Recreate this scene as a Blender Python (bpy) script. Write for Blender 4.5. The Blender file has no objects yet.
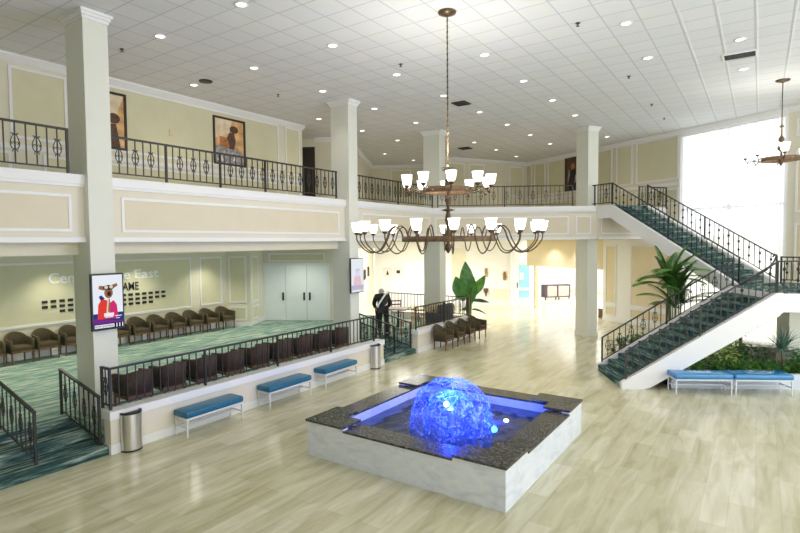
import bpy, bmesh, math, random
from mathutils import Vector, Matrix
random.seed(7)
sc = bpy.context.scene
COL = sc.collection
PI = math.pi
R = math.radians

# ------------------------------------------------------------------ helpers
def ordinal(n):
    return ['first', 'second', 'third', 'fourth', 'fifth', 'sixth', 'seventh', 'eighth', 'ninth', 'tenth', 'eleventh',
            'twelfth', 'thirteenth', 'fourteenth', 'fifteenth', 'sixteenth', 'seventeenth', 'eighteenth', 'nineteenth',
            'twentieth'][n - 1]

class MB:
    def __init__(s):
        s.v = []; s.f = []; s.m = []
    def add(s, vs, fs, mi=0):
        o = len(s.v)
        s.v += [tuple(p) for p in vs]
        s.f += [tuple(i + o for i in f) for f in fs]
        s.m += [mi] * len(fs)
        return s
    def box(s, x0, x1, y0, y1, z0, z1, mi=0):
        vs = [(x, y, z) for z in (z0, z1) for y in (y0, y1) for x in (x0, x1)]
        return s.add(vs, [(0, 2, 3, 1), (4, 5, 7, 6), (0, 1, 5, 4), (2, 6, 7, 3), (0, 4, 6, 2), (1, 3, 7, 5)], mi)
    def rbox(s, x0, x1, y0, y1, z0, z1, r=.02, seg=2, mi=0):
        bm = bmesh.new()
        bmesh.ops.create_cube(bm, size=1)
        for v in bm.verts:
            v.co = Vector(((x0 + x1) / 2 + v.co.x * (x1 - x0), (y0 + y1) / 2 + v.co.y * (y1 - y0), (z0 + z1) / 2 + v.co.z * (z1 - z0)))
        bmesh.ops.bevel(bm, geom=list(bm.edges), offset=r, segments=seg, affect='EDGES', profile=.5)
        bm.verts.index_update()
        s.add([v.co.copy() for v in bm.verts], [[v.index for v in f.verts] for f in bm.faces], mi)
        bm.free()
        return s
    def prism(s, poly, z0, z1, mi=0):
        n = len(poly)
        a = sum(poly[i][0] * poly[(i + 1) % n][1] - poly[(i + 1) % n][0] * poly[i][1] for i in range(n))
        if a < 0: poly = poly[::-1]
        vs = [(x, y, z0) for x, y in poly] + [(x, y, z1) for x, y in poly]
        fs = [tuple(range(n - 1, -1, -1)), tuple(range(n, 2 * n))] + [(i, (i + 1) % n, n + (i + 1) % n, n + i) for i in range(n)]
        return s.add(vs, fs, mi)
    def xz(s, poly, y0, y1, mi=0):           # polygon in x,z pulled along y
        n = len(poly)
        a = sum(poly[i][0] * poly[(i + 1) % n][1] - poly[(i + 1) % n][0] * poly[i][1] for i in range(n))
        if a < 0: poly = poly[::-1]
        vs = [(x, y0, z) for x, z in poly] + [(x, y1, z) for x, z in poly]
        fs = [tuple(range(n)), tuple(range(2 * n - 1, n - 1, -1))] + [(i, n + i, n + (i + 1) % n, (i + 1) % n) for i in range(n)]
        return s.add(vs, fs, mi)
    def yz(s, poly, x0, x1, mi=0):
        n = len(poly)
        a = sum(poly[i][0] * poly[(i + 1) % n][1] - poly[(i + 1) % n][0] * poly[i][1] for i in range(n))
        if a < 0: poly = poly[::-1]
        vs = [(x0, y, z) for y, z in poly] + [(x1, y, z) for y, z in poly]
        fs = [tuple(range(n - 1, -1, -1)), tuple(range(n, 2 * n))] + [(i, (i + 1) % n, n + (i + 1) % n, n + i) for i in range(n)]
        return s.add(vs, fs, mi)
    def tube(s, pts, r, n=6, mi=0, cap=True):
        pts = [Vector(p) for p in pts]
        rs = r if isinstance(r, (list, tuple)) else [r] * len(pts)
        rings = []
        u = None
        for i, p in enumerate(pts):
            d = (pts[min(i + 1, len(pts) - 1)] - pts[max(i - 1, 0)])
            if d.length < 1e-9: d = Vector((0, 0, 1))
            d.normalize()
            if u is None:
                u = d.orthogonal().normalized()
            else:
                u = (u - d * u.dot(d))
                u = u.normalized() if u.length > 1e-6 else d.orthogonal().normalized()
            w = d.cross(u)
            rings.append([p + (u * math.cos(2 * PI * k / n) + w * math.sin(2 * PI * k / n)) * rs[i] for k in range(n)])
        vs = [q for g in rings for q in g]
        fs = []
        for i in range(len(pts) - 1):
            for k in range(n):
                a = i * n + k; b = i * n + (k + 1) % n
                fs.append((a, b, b + n, a + n))
        if cap:
            fs.append(tuple(range(n - 1, -1, -1)))
            fs.append(tuple((len(pts) - 1) * n + k for k in range(n)))
        return s.add(vs, fs, mi)
    def lathe(s, prof, n=16, c=(0, 0, 0), mi=0, sweep=2 * PI, a0=0):
        full = abs(sweep - 2 * PI) < 1e-6
        m = n if full else n + 1
        vs = []
        for r, z in prof:
            for k in range(m):
                a = a0 + sweep * k / n
                vs.append((c[0] + r * math.cos(a), c[1] + r * math.sin(a), c[2] + z))
        fs = []
        for i in range(len(prof) - 1):
            for k in range(n):
                a = i * m + k; b = i * m + (k + 1) % m
                fs.append((a, b, b + m, a + m))
        return s.add(vs, fs, mi)
    def leaf(s, base, d, L, W, droop=.5, seg=4, fold=.15, mi=0, tip=1.0, side=None):
        d = Vector(d).normalized(); p = Vector(base)
        if side is None:
            side = d.cross(Vector((0, 0, 1)))
            side = side.normalized() if side.length > 1e-3 else Vector((1, 0, 0))
        else: side = Vector(side).normalized()
        vs = []
        for i in range(seg + 1):
            t = i / seg
            w = W * (math.sin(PI * min(1, (t * .92 + .06)) ** tip)) * .5
            up = side.cross(d)
            vs += [p - side * w + up * fold * w, p.copy(), p + side * w + up * fold * w]
            d = (d + Vector((0, 0, -droop / seg))).normalized()
            p = p + d * (L / seg)
        fs = []
        for i in range(seg):
            a = i * 3
            fs += [(a, a + 1, a + 4, a + 3), (a + 1, a + 2, a + 5, a + 4)]
        return s.add(vs, fs, mi)
    def mesh(s, name, mats, smooth=False):
        me = bpy.data.meshes.new(name)
        me.from_pydata([tuple(v) for v in s.v], [], s.f)
        for m in (mats if isinstance(mats, (list, tuple)) else [mats]): me.materials.append(m)
        for p, mi in zip(me.polygons, s.m):
            p.material_index = mi; p.use_smooth = smooth
        me.update()
        return me
    def build(s, name, mats, parent=None, smooth=False, loc=None, rotz=0):
        return put(name, s.mesh(name, mats, smooth), parent, loc, rotz)

def put(name, me, parent=None, loc=None, rotz=0):
    o = bpy.data.objects.new(name, me)
    COL.objects.link(o)
    if parent: o.parent = parent
    if loc: o.location = loc
    if rotz: o.rotation_euler = (0, 0, rotz)
    return o

def thing(name, label, cat, loc=(0, 0, 0), rotz=0, group=None):
    o = bpy.data.objects.new(name, None); COL.objects.link(o)
    o.empty_display_size = .1
    o.location = loc; o.rotation_euler = (0, 0, rotz)
    return tag(o, label, cat, group)

def tag(o, label, cat, group=None):
    o['label'] = label; o['category'] = cat
    if group: o['group'] = group
    return o

def struct(o, label=None):
    o['kind'] = 'structure'
    if label: o['label'] = label
    return o

def kids(o):
    return [c for c in bpy.data.objects if c.parent == o]

def dup(root, loc, rotz=0, label=None):
    def cp(o, par):
        c = o.copy(); COL.objects.link(c)
        if par: c.parent = par
        for k in CH.get(o.name, []): cp(k, c)
        return c
    CH = {}
    for o in bpy.data.objects:
        if o.parent: CH.setdefault(o.parent.name, []).append(o)
    c = cp(root, None)
    c.location = loc; c.rotation_euler = (0, 0, rotz)
    if label: c['label'] = label
    return c

def hd(h):                 # rotation so local +X runs along plan heading h (degrees clockwise from +Y)
    return R(90 - h)
def along(p, h, s, t=0):   # point s along heading h and t to its left
    a = R(h)
    return (p[0] + s * math.sin(a) - t * math.cos(a), p[1] + s * math.cos(a) + t * math.sin(a))

# ------------------------------------------------------------------ materials
def mat(name, col, rough=.5, metal=0, noise=0, nscale=8, bump=0, emit=None, es=0, spec=.5, trans=0, coat=0):
    m = bpy.data.materials.new(name); m.use_nodes = True
    nt = m.node_tree; b = nt.nodes['Principled BSDF']
    b.inputs['Base Color'].default_value = (*col, 1)
    b.inputs['Roughness'].default_value = rough
    b.inputs['Metallic'].default_value = metal
    b.inputs['Specular IOR Level'].default_value = spec
    if trans: b.inputs['Transmission Weight'].default_value = trans
    if coat: b.inputs['Coat Weight'].default_value = coat
    if emit:
        b.inputs['Emission Color'].default_value = (*emit, 1); b.inputs['Emission Strength'].default_value = es
    if noise or bump:
        tc = nt.nodes.new('ShaderNodeTexCoord'); n = nt.nodes.new('ShaderNodeTexNoise')
        n.inputs['Scale'].default_value = nscale; n.inputs['Detail'].default_value = 4
        nt.links.new(tc.outputs['Object'], n.inputs['Vector'])
        if noise:
            r = nt.nodes.new('ShaderNodeValToRGB')
            r.color_ramp.elements[0].position = .3; r.color_ramp.elements[1].position = .7
            r.color_ramp.elements[0].color = (*[max(0, c * (1 - noise)) for c in col], 1)
            r.color_ramp.elements[1].color = (*[min(1, c * (1 + noise)) for c in col], 1)
            nt.links.new(n.outputs['Fac'], r.inputs['Fac']); nt.links.new(r.outputs['Color'], b.inputs['Base Color'])
        if bump:
            bp = nt.nodes.new('ShaderNodeBump'); bp.inputs['Strength'].default_value = bump; bp.inputs['Distance'].default_value = .02
            nt.links.new(n.outputs['Fac'], bp.inputs['Height']); nt.links.new(bp.outputs['Normal'], b.inputs['Normal'])
    return m

def emis(name, col, s):
    m = bpy.data.materials.new(name); m.use_nodes = True
    nt = m.node_tree; nt.nodes.clear()
    o = nt.nodes.new('ShaderNodeOutputMaterial'); e = nt.nodes.new('ShaderNodeEmission')
    e.inputs['Color'].default_value = (*col, 1); e.inputs['Strength'].default_value = s
    nt.links.new(e.outputs[0], o.inputs['Surface'])
    return m

def ramp(nt, stops):
    r = nt.nodes.new('ShaderNodeValToRGB')
    els = r.color_ramp.elements
    while len(els) < len(stops): els.new(.5)
    for e, (p, c) in zip(els, stops): e.position = p; e.color = (*c, 1)
    return r

M = {}
M['cream'] = mat('cream_wall_paint', (.76, .72, .57), .75, noise=.02, nscale=3)
M['olive'] = mat('olive_panel_paint', (.69, .66, .46), .7, noise=.03, nscale=2)
M['tan'] = mat('warm_panel_paint', (.76, .66, .47), .7, noise=.03, nscale=2)
M['fascia'] = mat('cream_fascia_paint', (.76, .71, .58), .7, noise=.02, nscale=2)
M['white'] = mat('white_trim_paint', (.84, .84, .83), .5)
M['column'] = mat('column_paint', (.745, .755, .665), .6, noise=.015, nscale=2)
M['door'] = mat('pale_blue_white_door_paint', (.80, .86, .85), .45)
M['iron'] = mat('dark_wrought_iron', (.035, .035, .03), .45, metal=.3)
M['bronze'] = mat('aged_bronze', (.13, .09, .05), .42, metal=.7, noise=.3, nscale=30)
M['band'] = mat('brown_bronze_band', (.17, .10, .05), .5, metal=.3, noise=.4, nscale=12)
M['wood'] = mat('brown_wood', (.16, .075, .035), .45, noise=.3, nscale=20)
M['fabric'] = mat('olive_brown_upholstery', (.085, .066, .034), .85, noise=.25, nscale=40, bump=.1)
M['dfabric'] = mat('dark_brown_upholstery', (.065, .04, .03), .8, noise=.25, nscale=40, bump=.1)
M['blue'] = mat('teal_blue_vinyl', (.006, .13, .235), .32, noise=.12, nscale=10)
M['sky'] = mat('light_blue_vinyl', (.02, .22, .50), .12, noise=.08, nscale=10, spec=.9)
M['whitemetal'] = mat('white_enamel', (.75, .77, .80), .3)
M['steel'] = mat('brushed_steel', (.62, .61, .59), .28, metal=1)
M['black'] = mat('black_plastic', (.012, .012, .014), .4)
M['soil'] = mat('dark_soil', (.05, .035, .02), .9, noise=.4, nscale=30, bump=.4)
M['planter'] = mat('pale_planter_stone', (.62, .68, .78), .5)
M['stem'] = mat('plant_stem', (.16, .2, .07), .6)
M['trunk'] = mat('fibrous_trunk', (.20, .17, .11), .8, noise=.4, nscale=25)
for k, c in dict(leaf=(.07, .23, .035), leaf2=(.13, .34, .05), leaf3=(.03, .12, .035), leafred=(.35, .07, .11),
                 leafyel=(.45, .60, .14), leafblue=(.12, .22, .16), palm=(.11, .29, .045)).items():
    m = mat('foliage_' + k, c, .42, noise=.35, nscale=6)
    M[k] = m

def wood_floor():
    m = bpy.data.materials.new('beige_plank_tile'); m.use_nodes = True
    nt = m.node_tree; b = nt.nodes['Principled BSDF']
    tc = nt.nodes.new('ShaderNodeTexCoord')
    mp = nt.nodes.new('ShaderNodeMapping'); mp.inputs['Rotation'].default_value = (0, 0, R(90))
    br = nt.nodes.new('ShaderNodeTexBrick'); br.offset = .37
    br.inputs['Scale'].default_value = 1; br.inputs['Brick Width'].default_value = 1.2; br.inputs['Row Height'].default_value = .3
    br.inputs['Mortar Size'].default_value = .003; br.inputs['Mortar Smooth'].default_value = .3
    br.inputs['Color1'].default_value = (.56, .525, .35, 1); br.inputs['Color2'].default_value = (.68, .65, .49, 1)
    br.inputs['Mortar'].default_value = (.50, .47, .34, 1)
    nt.links.new(tc.outputs['Object'], mp.inputs['Vector']); nt.links.new(mp.outputs['Vector'], br.inputs['Vector'])
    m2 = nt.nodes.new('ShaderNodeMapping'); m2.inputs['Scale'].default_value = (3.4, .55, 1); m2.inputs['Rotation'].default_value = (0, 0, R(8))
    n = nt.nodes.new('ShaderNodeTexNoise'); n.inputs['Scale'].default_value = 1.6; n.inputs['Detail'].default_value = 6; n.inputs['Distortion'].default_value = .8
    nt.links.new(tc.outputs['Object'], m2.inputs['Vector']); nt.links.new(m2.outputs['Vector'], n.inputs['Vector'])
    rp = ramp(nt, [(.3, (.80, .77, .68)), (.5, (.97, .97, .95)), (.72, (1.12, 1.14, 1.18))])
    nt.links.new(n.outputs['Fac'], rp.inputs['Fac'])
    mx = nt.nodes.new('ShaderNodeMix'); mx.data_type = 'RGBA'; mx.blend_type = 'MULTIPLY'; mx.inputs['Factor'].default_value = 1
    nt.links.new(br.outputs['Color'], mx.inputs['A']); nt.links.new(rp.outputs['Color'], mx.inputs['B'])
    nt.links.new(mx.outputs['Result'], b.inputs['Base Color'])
    b.inputs['Roughness'].default_value = .2
    b.inputs['Specular IOR Level'].default_value = .5
    return m
M['floor'] = wood_floor()

def carpet():
    m = bpy.data.materials.new('teal_striated_carpet'); m.use_nodes = True
    nt = m.node_tree; b = nt.nodes['Principled BSDF']
    tc = nt.nodes.new('ShaderNodeTexCoord')
    mp = nt.nodes.new('ShaderNodeMapping'); mp.inputs['Scale'].default_value = (7, .8, 7)
    n = nt.nodes.new('ShaderNodeTexNoise'); n.inputs['Scale'].default_value = 2.0; n.inputs['Detail'].default_value = 5; n.inputs['Roughness'].default_value = .65
    nt.links.new(tc.outputs['Object'], mp.inputs['Vector']); nt.links.new(mp.outputs['Vector'], n.inputs['Vector'])
    r = ramp(nt, [(.30, (.05, .14, .14)), (.40, (.14, .26, .23)), (.49, (.27, .40, .34)), (.57, (.42, .52, .43)), (.68, (.68, .72, .58))])
    nt.links.new(n.outputs['Fac'], r.inputs['Fac']); nt.links.new(r.outputs['Color'], b.inputs['Base Color'])
    b.inputs['Roughness'].default_value = .95; b.inputs['Specular IOR Level'].default_value = .1
    return m
M['carpet'] = carpet()
def carpet2():
    m = carpet(); m.name = 'dark_teal_stair_carpet'
    for n in m.node_tree.nodes:
        if n.type == 'VALTORGB':
            for e, c in zip(n.color_ramp.elements, [(.012, .03, .04), (.025, .06, .07), (.06, .115, .11), (.16, .24, .21), (.46, .52, .46)]):
                e.color = (*c, 1)
    return m
M['carpetd'] = carpet2()

def ceiling_mat():
    m = bpy.data.materials.new('ceiling_tile_grid'); m.use_nodes = True
    nt = m.node_tree; b = nt.nodes['Principled BSDF']
    tc = nt.nodes.new('ShaderNodeTexCoord')
    br = nt.nodes.new('ShaderNodeTexBrick'); br.offset = 0
    br.inputs['Scale'].default_value = 1; br.inputs['Brick Width'].default_value = .6; br.inputs['Row Height'].default_value = .6
    br.inputs['Mortar Size'].default_value = .016; br.inputs['Mortar Smooth'].default_value = .4
    br.inputs['Color1'].default_value = (.76, .78, .79, 1); br.inputs['Color2'].default_value = (.80, .81, .82, 1)
    br.inputs['Mortar'].default_value = (.58, .59, .61, 1)
    mp = nt.nodes.new('ShaderNodeMapping'); mp.inputs['Location'].default_value = (.17, .23, 0)
    nt.links.new(tc.outputs['Object'], mp.inputs['Vector']); nt.links.new(mp.outputs['Vector'], br.inputs['Vector'])
    nt.links.new(br.outputs['Color'], b.inputs['Base Color'])
    b.inputs['Roughness'].default_value = .8
    return m
M['ceil'] = ceiling_mat()

def marble():
    m = bpy.data.materials.new('white_veined_marble'); m.use_nodes = True
    nt = m.node_tree; b = nt.nodes['Principled BSDF']
    tc = nt.nodes.new('ShaderNodeTexCoord')
    mp = nt.nodes.new('ShaderNodeMapping'); mp.inputs['Rotation'].default_value = (R(20), R(35), R(30)); mp.inputs['Scale'].default_value = (1, 1, 2.2)
    n = nt.nodes.new('ShaderNodeTexNoise'); n.inputs['Scale'].default_value = 2.2; n.inputs['Detail'].default_value = 8; n.inputs['Distortion'].default_value = 1.6
    nt.links.new(tc.outputs['Object'], mp.inputs['Vector']); nt.links.new(mp.outputs['Vector'], n.inputs['Vector'])
    r = ramp(nt, [(.32, (.63, .67, .75)), (.46, (.71, .75, .82)), (.52, (.73, .77, .84)), (.7, (.80, .83, .88))])  # bluish cast of the shade mixed into the white stone colour
    nt.links.new(n.outputs['Fac'], r.inputs['Fac']); nt.links.new(r.outputs['Color'], b.inputs['Base Color'])
    b.inputs['Roughness'].default_value = .3
    return m
M['marble'] = marble()
def granite():
    m = bpy.data.materials.new('dark_speckled_granite'); m.use_nodes = True
    nt = m.node_tree; b = nt.nodes['Principled BSDF']
    tc = nt.nodes.new('ShaderNodeTexCoord')
    n = nt.nodes.new('ShaderNodeTexNoise'); n.inputs['Scale'].default_value = 28; n.inputs['Detail'].default_value = 6
    nt.links.new(tc.outputs['Object'], n.inputs['Vector'])
    r = ramp(nt, [(.35, (.02, .021, .017)), (.52, (.055, .054, .043)), (.68, (.15, .145, .115))])
    nt.links.new(n.outputs['Fac'], r.inputs['Fac']); nt.links.new(r.outputs['Color'], b.inputs['Base Color'])
    b.inputs['Roughness'].default_value = .22
    return m
M['granite'] = granite()
M['bulb'] = emis('lit_frosted_glass', (1, .97, .92), 3.2)
M['lens'] = emis('lit_downlight_lens', (1, .96, .86), 5)

def nodes_mat(name):
    m = bpy.data.materials.new(name); m.use_nodes = True
    nt = m.node_tree; nt.nodes.clear()
    return m, nt, nt.nodes.new('ShaderNodeOutputMaterial')

def sheer():
    m, nt, o = nodes_mat('sheer_white_voile')
    t = nt.nodes.new('ShaderNodeBsdfTranslucent'); t.inputs['Color'].default_value = (.95, .95, .95, 1)
    d = nt.nodes.new('ShaderNodeBsdfDiffuse'); d.inputs['Color'].default_value = (.95, .95, .95, 1)
    p = nt.nodes.new('ShaderNodeBsdfTransparent')
    a = nt.nodes.new('ShaderNodeMixShader'); a.inputs[0].default_value = .35
    nt.links.new(t.outputs[0], a.inputs[1]); nt.links.new(d.outputs[0], a.inputs[2])
    b = nt.nodes.new('ShaderNodeMixShader'); b.inputs[0].default_value = .22
    nt.links.new(a.outputs[0], b.inputs[1]); nt.links.new(p.outputs[0], b.inputs[2])
    nt.links.new(b.outputs[0], o.inputs['Surface'])
    return m
M['sheer'] = sheer()

def water_dome():
    m, nt, o = nodes_mat('falling_water_sheet')
    tc = nt.nodes.new('ShaderNodeTexCoord')
    n = nt.nodes.new('ShaderNodeTexNoise'); n.inputs['Scale'].default_value = 9; n.inputs['Detail'].default_value = 7; n.inputs['Distortion'].default_value = 1.5
    nt.links.new(tc.outputs['Object'], n.inputs['Vector'])
    r = ramp(nt, [(.40, (.02, .02, .02)), (.55, (.16, .16, .16)), (.68, (.85, .85, .85))])
    nt.links.new(n.outputs['Fac'], r.inputs['Fac'])
    t = nt.nodes.new('ShaderNodeBsdfTranslucent'); t.inputs['Color'].default_value = (.75, .85, 1, 1)
    g = nt.nodes.new('ShaderNodeBsdfGlossy'); g.inputs['Roughness'].default_value = .08
    d = nt.nodes.new('ShaderNodeBsdfDiffuse'); d.inputs['Color'].default_value = (.55, .65, .85, 1)
    p = nt.nodes.new('ShaderNodeBsdfTransparent'); p.inputs['Color'].default_value = (.8, .88, 1, 1)
    a = nt.nodes.new('ShaderNodeMixShader'); a.inputs[0].default_value = .25
    nt.links.new(t.outputs[0], a.inputs[1]); nt.links.new(d.outputs[0], a.inputs[2])
    c = nt.nodes.new('ShaderNodeMixShader'); c.inputs[0].default_value = .12
    nt.links.new(a.outputs[0], c.inputs[1]); nt.links.new(g.outputs[0], c.inputs[2])
    b = nt.nodes.new('ShaderNodeMixShader')
    nt.links.new(r.outputs['Color'], b.inputs[0])
    nt.links.new(p.outputs[0], b.inputs[1]); nt.links.new(c.outputs[0], b.inputs[2])
    nt.links.new(b.outputs[0], o.inputs['Surface'])
    return m
M['dome'] = water_dome()
def pool_water():
    m = mat('dark_pool_water', (.010, .026, .05), .06, bump=0)
    nt = m.node_tree; b = nt.nodes['Principled BSDF']
    tc = nt.nodes.new('ShaderNodeTexCoord'); n = nt.nodes.new('ShaderNodeTexNoise')
    n.inputs['Scale'].default_value = 7; n.inputs['Detail'].default_value = 4
    nt.links.new(tc.outputs['Object'], n.inputs['Vector'])
    bp = nt.nodes.new('ShaderNodeBump'); bp.inputs['Strength'].default_value = .15; bp.inputs['Distance'].default_value = .03
    nt.links.new(n.outputs['Fac'], bp.inputs['Height']); nt.links.new(bp.outputs['Normal'], b.inputs['Normal'])
    return m
M['water'] = pool_water()
M['glow'] = emis('underwater_lamp_lens', (.35, .65, 1), 30)

# ------------------------------------------------------------------ setting: floors and ceiling
ZC = 7.8; ZU = 4.87; ZB = 3.65; ZT = .45
H1, H2, H3 = 0, 60, 120
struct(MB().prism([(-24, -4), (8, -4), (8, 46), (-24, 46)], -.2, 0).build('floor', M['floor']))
struct(MB().prism([(-24, -4), (8, -4), (8, 33), (-24, 33)], ZC, ZC + .2).build('ceiling', M['ceil']))
b = MB()
b.box(-17.2, -10.4, -4, 18.3, 0, ZT); b.box(-10.4, -9.36, 4.62, 12.60, 0, ZT); b.box(-10.4, -9.36, 14.45, 18.3, 0, ZT)
struct(b.build('floor_terrace', M['carpet']))

# curb walls in front of the terrace
def curb(name, y0, y1):
    b = MB(); b.box(-9.36, -9.15, y0, y1, 0, .72)
    o = struct(b.build(name, M['fascia']))
    c = MB(); c.box(-9.40, -9.12, y0 - .02, y1 + .02, .60, .74); c.box(-9.38, -9.13, y0 - .015, y1 + .015, 0, .16)
    c.build('trim', M['white'], o)
    return o
curb('wall_curb_near', 4.62, 12.58)
curb('wall_curb_far', 14.47, 18.3)
b = MB(); b.box(-13.4, -9.40, 18.3, 18.42, 0, .72); struct(b.build('wall_curb_end', M['white']))

# upper floor slab with fascia
P1 = (-10.22, 17.16); P2 = (-4.95, 20.2)
PE = along(P2, H3, .05)
PW = along(PE, 30, 3.62)
slab = [(-10.22, -4), P1, P2, PE, PW, (-10.55, 27.65), (-24, 27.65), (-24, -4)]
b = MB(); b.prism(slab, ZB, ZU)
US = struct(b.build('floor_upper', M['fascia']))
def fascia(A, h, L, panels, cols=None):
    o = bpy.data.objects.new('fascia_trim', None)
    rot = hd(h); loc = (A[0], A[1], 0)
    b = MB(); b.box(0, L, -.06, .02, ZU - .17, ZU); b.box(0, L, -.035, .02, ZU - .22, ZU - .17); b.box(0, L, -.03, .02, ZB - .0, ZB + .09)
    struct(b.build('trim_1', M['white'], None, loc=loc, rotz=rot))
    c = MB()
    for a, e in panels:
        z0, z1 = ZB + .19, ZU - .36; w = .05
        c.box(a, e, -.02, .01, z1 - w, z1); c.box(a, e, -.02, .01, z0, z0 + w); c.box(a, a + w, -.02, .01, z0 + w, z1 - w); c.box(e - w, e, -.02, .01, z0 + w, z1 - w)
    struct(c.build('trim_1', M['white'], None, loc=loc, rotz=rot))
    d = MB()
    for a, e in panels: d.box(a + .05, e - .05, -.006, .01, ZB + .24, ZU - .41)
    struct(d.build('trim_1', M['panelf'], None, loc=loc, rotz=rot))
M['panelf'] = mat('fascia_panel_paint', (.73, .66, .50), .7, noise=.02, nscale=2)
fascia((-10.22, -4), H1, 21.16, [(.3, 4.0), (4.3, 8.6), (9.5, 15.9), (16.95, 21.0)])
fascia(P1, H2, 6.0, [(.15, 5.05), (5.3, 5.85)])
fascia(PE, 30, 3.6, [(.1, 2.2)])
# dropped soffit beams behind the fascia
b = MB(); b.prism([(-17.2, -4), (-10.5, -4), (-10.5, 14.6), (-13.9, 16.42), (-17.2, 14.55)], 3.42, ZB); struct(b.build('ceiling_lower', M['cream']))

# ------------------------------------------------------------------ walls
def wall(name, A, h, L, z0, z1, m, panels=(), thick=.2, base=True, crown=False, rail=None, pm=None):
    """a straight wall, room on the right-hand side of its heading; panels = (s0,s1,z0,z1)"""
    loc = (A[0], A[1], 0); rot = hd(h)
    w = MB(); w.box(0, L, 0, thick, z0, z1)
    o = struct(w.build(name, m, None, loc=loc, rotz=rot))
    if panels:
        p = MB(); t = MB()
        for s0, s1, a, e in panels:
            wd = .06
            p.box(s0 + wd, s1 - wd, -.008, .01, a + wd, e - wd)
            t.box(s0, s1, -.03, .01, e - wd, e); t.box(s0, s1, -.03, .01, a, a + wd)
            t.box(s0, s0 + wd, -.03, .01, a + wd, e - wd); t.box(s1 - wd, s1, -.03, .01, a + wd, e - wd)
        p.build('panel', pm or M['olive'], o); t.build('moulding', M['white'], o)
    if base: MB().box(0, L, -.03, .01, z0, z0 + .16).build('baseboard', M['white'], o)
    if crown:
        MB().yz([(0, z1), (-.13, z1), (-.13, z1 - .04), (-.03, z1 - .15), (0, z1 - .17)], 0, L).build('crown_moulding', M['white'], o)
    if rail: MB().box(0, L, -.04, .01, rail, rail + .11).build('chair_rail', M['white'], o)
    return o
# upper walkway, left
wall('wall_left', (-13.7, -4), H1, 18.0, ZU, ZC, M['cream'],
     [(8.97, 10.15, 5.98, 7.56), (1.2, 8.7, 5.98, 7.56), (10.6, 16.85, 5.98, 7.64), (17.15, 17.85, 5.98, 7.64), (1.2, 8.97, 5.1, 5.68), (9.6, 16.8, 5.1, 5.68), (17.15, 17.85, 5.1, 5.68)],
     crown=True, rail=5.74)
wall('wall_corridor', (-13.7, 14.0), -60, 3.0, ZU, ZC, M['cream'], crown=True)
# hexagonal block: doors below, corridor end above
Q = (-13.77, 16.55)
D0 = (-16.8, 14.8)
wall('wall_door_side', D0, H2, 3.5, 0, ZB, M['cream'], [(.25, 2.55, 2.85, 3.2)], base=False)
wall('wall_upper_end', along(D0, H2, 2.2), H2, 1.3, ZU, ZC, M['cream'], crown=True)
wall('wall_block_side', Q, -30, 8.7, 0, ZC, M['cream'], crown=True)
# lower lounge
wall('wall_lounge', (-16.85, -4), H1, 17.0, ZT, 3.42, M['cream'],
     [(3.5, 15.5, 1.33, 3.12), (15.85, 16.8, 1.35, 3.12)], base=True)
wall('wall_lounge_pier', (-16.85, 13.0), H2, .95, ZT, 3.42, M['cream'], [(.12, .8, 1.35, 3.12), (.12, .8, .68, 1.2)])
wall('wall_lounge_return', (-16.03, 13.47), -30, 1.62, ZT, 3.42, M['cream'], [(.15, .85, 1.35, 3.12), (.15, .85, .68, 1.2)])
# far foyer
M['bright'] = mat('white_foyer_paint', (.88, .87, .86), .7)
wall('wall_foyer', (-18.1, 24.1), H2, 7.85, 0, ZB, M['bright'], [(4.3, 5.2, .9, 3.3), (6.6, 7.5, .3, 1.0)], pm=M['cream'])
# upper back walls
wall('wall_upper_back', (-18.1, 23.2), H2, 5.5, ZU, ZC, M['cream'], [(1.5, 2.6, 5.98, 7.55), (2.9, 4.2, 5.98, 7.55)], crown=True)
wall('wall_upper_corner', (-13.2, 22.9), 30, 5.5, ZU, ZC, M['cream'], [(.5, 1.5, 5.98, 7.55), (1.8, 2.7, 5.98, 7.55), (4.3, 5.2, 5.98, 7.55)], crown=True)
W0 = (-10.55, 27.7)
wall('wall_right', W0, H3, 9.18, ZB, ZC, M['cream'],
     [(a, e, z0, z1) for a, e in ((.0, .5), (.72, 1.55), (1.75, 4.7), (4.95, 5.87), (6.1, 6.95), (7.14, 9.1)) for z0, z1 in ((5.95, 7.64), (5.0, 5.62))],
     crown=True, rail=5.72, base=False)
wall('wall_foyer_header', along(W0, H3, .1), H3, 5.3, 2.28, ZB, M['tan'], base=False)
wall('wall_right_lower', along(W0, H3, 5.4), H3, 3.78, 0, ZB, M['bright'], [(.15, .75, .8, 3.4), (.15, .75, .25, .7), (1.5, 3.4, .8, 3.4), (1.5, 3.4, .25, .7)], pm=M['tan'])
wall('wall_right_end', along(W0, H3, 12.96), H3, 6, 0, ZC, M['cream'],
     [(.25, 3, 6.85, 7.4), (.25, 3, 4.45, 6.4), (.25, 3, 2.6, 4.1)], crown=True, pm=M['tan'])
# white room beyond the foyer opening
WR = along(W0, 30, 10)
wall('wall_far_room', along(WR, H3, -16), H3, 28, 0, ZB, M['bright'])
struct(MB().box(0, 1.05, -.02, .15, 2.42, ZB).build('wall_foyer_over_door', M['bright'], None, loc=(-11.3, 27.93, 0), rotz=hd(H2)))
wall('wall_far_room_side', along((-11.3, 27.93), H2, 0), -30, 12, 0, ZB, M['bright'], base=False)
b = MB(); pts = [along(W0, H3, -6.5), along(W0, H3, 12), along(along(W0, H3, 12), 30, 11), along(along(W0, H3, -6.5), 30, 11)]
b.prism([(p[0], p[1]) for p in [along(q, 30, .25) for q in pts]], ZB, ZB + .1); struct(b.build('ceiling_far_room', M['bright']))

wall('wall_back', (8, -4), -90, 32, 0, ZC, M['cream'])  # unseen wall behind the camera, added to darken faces turned towards it
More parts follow.
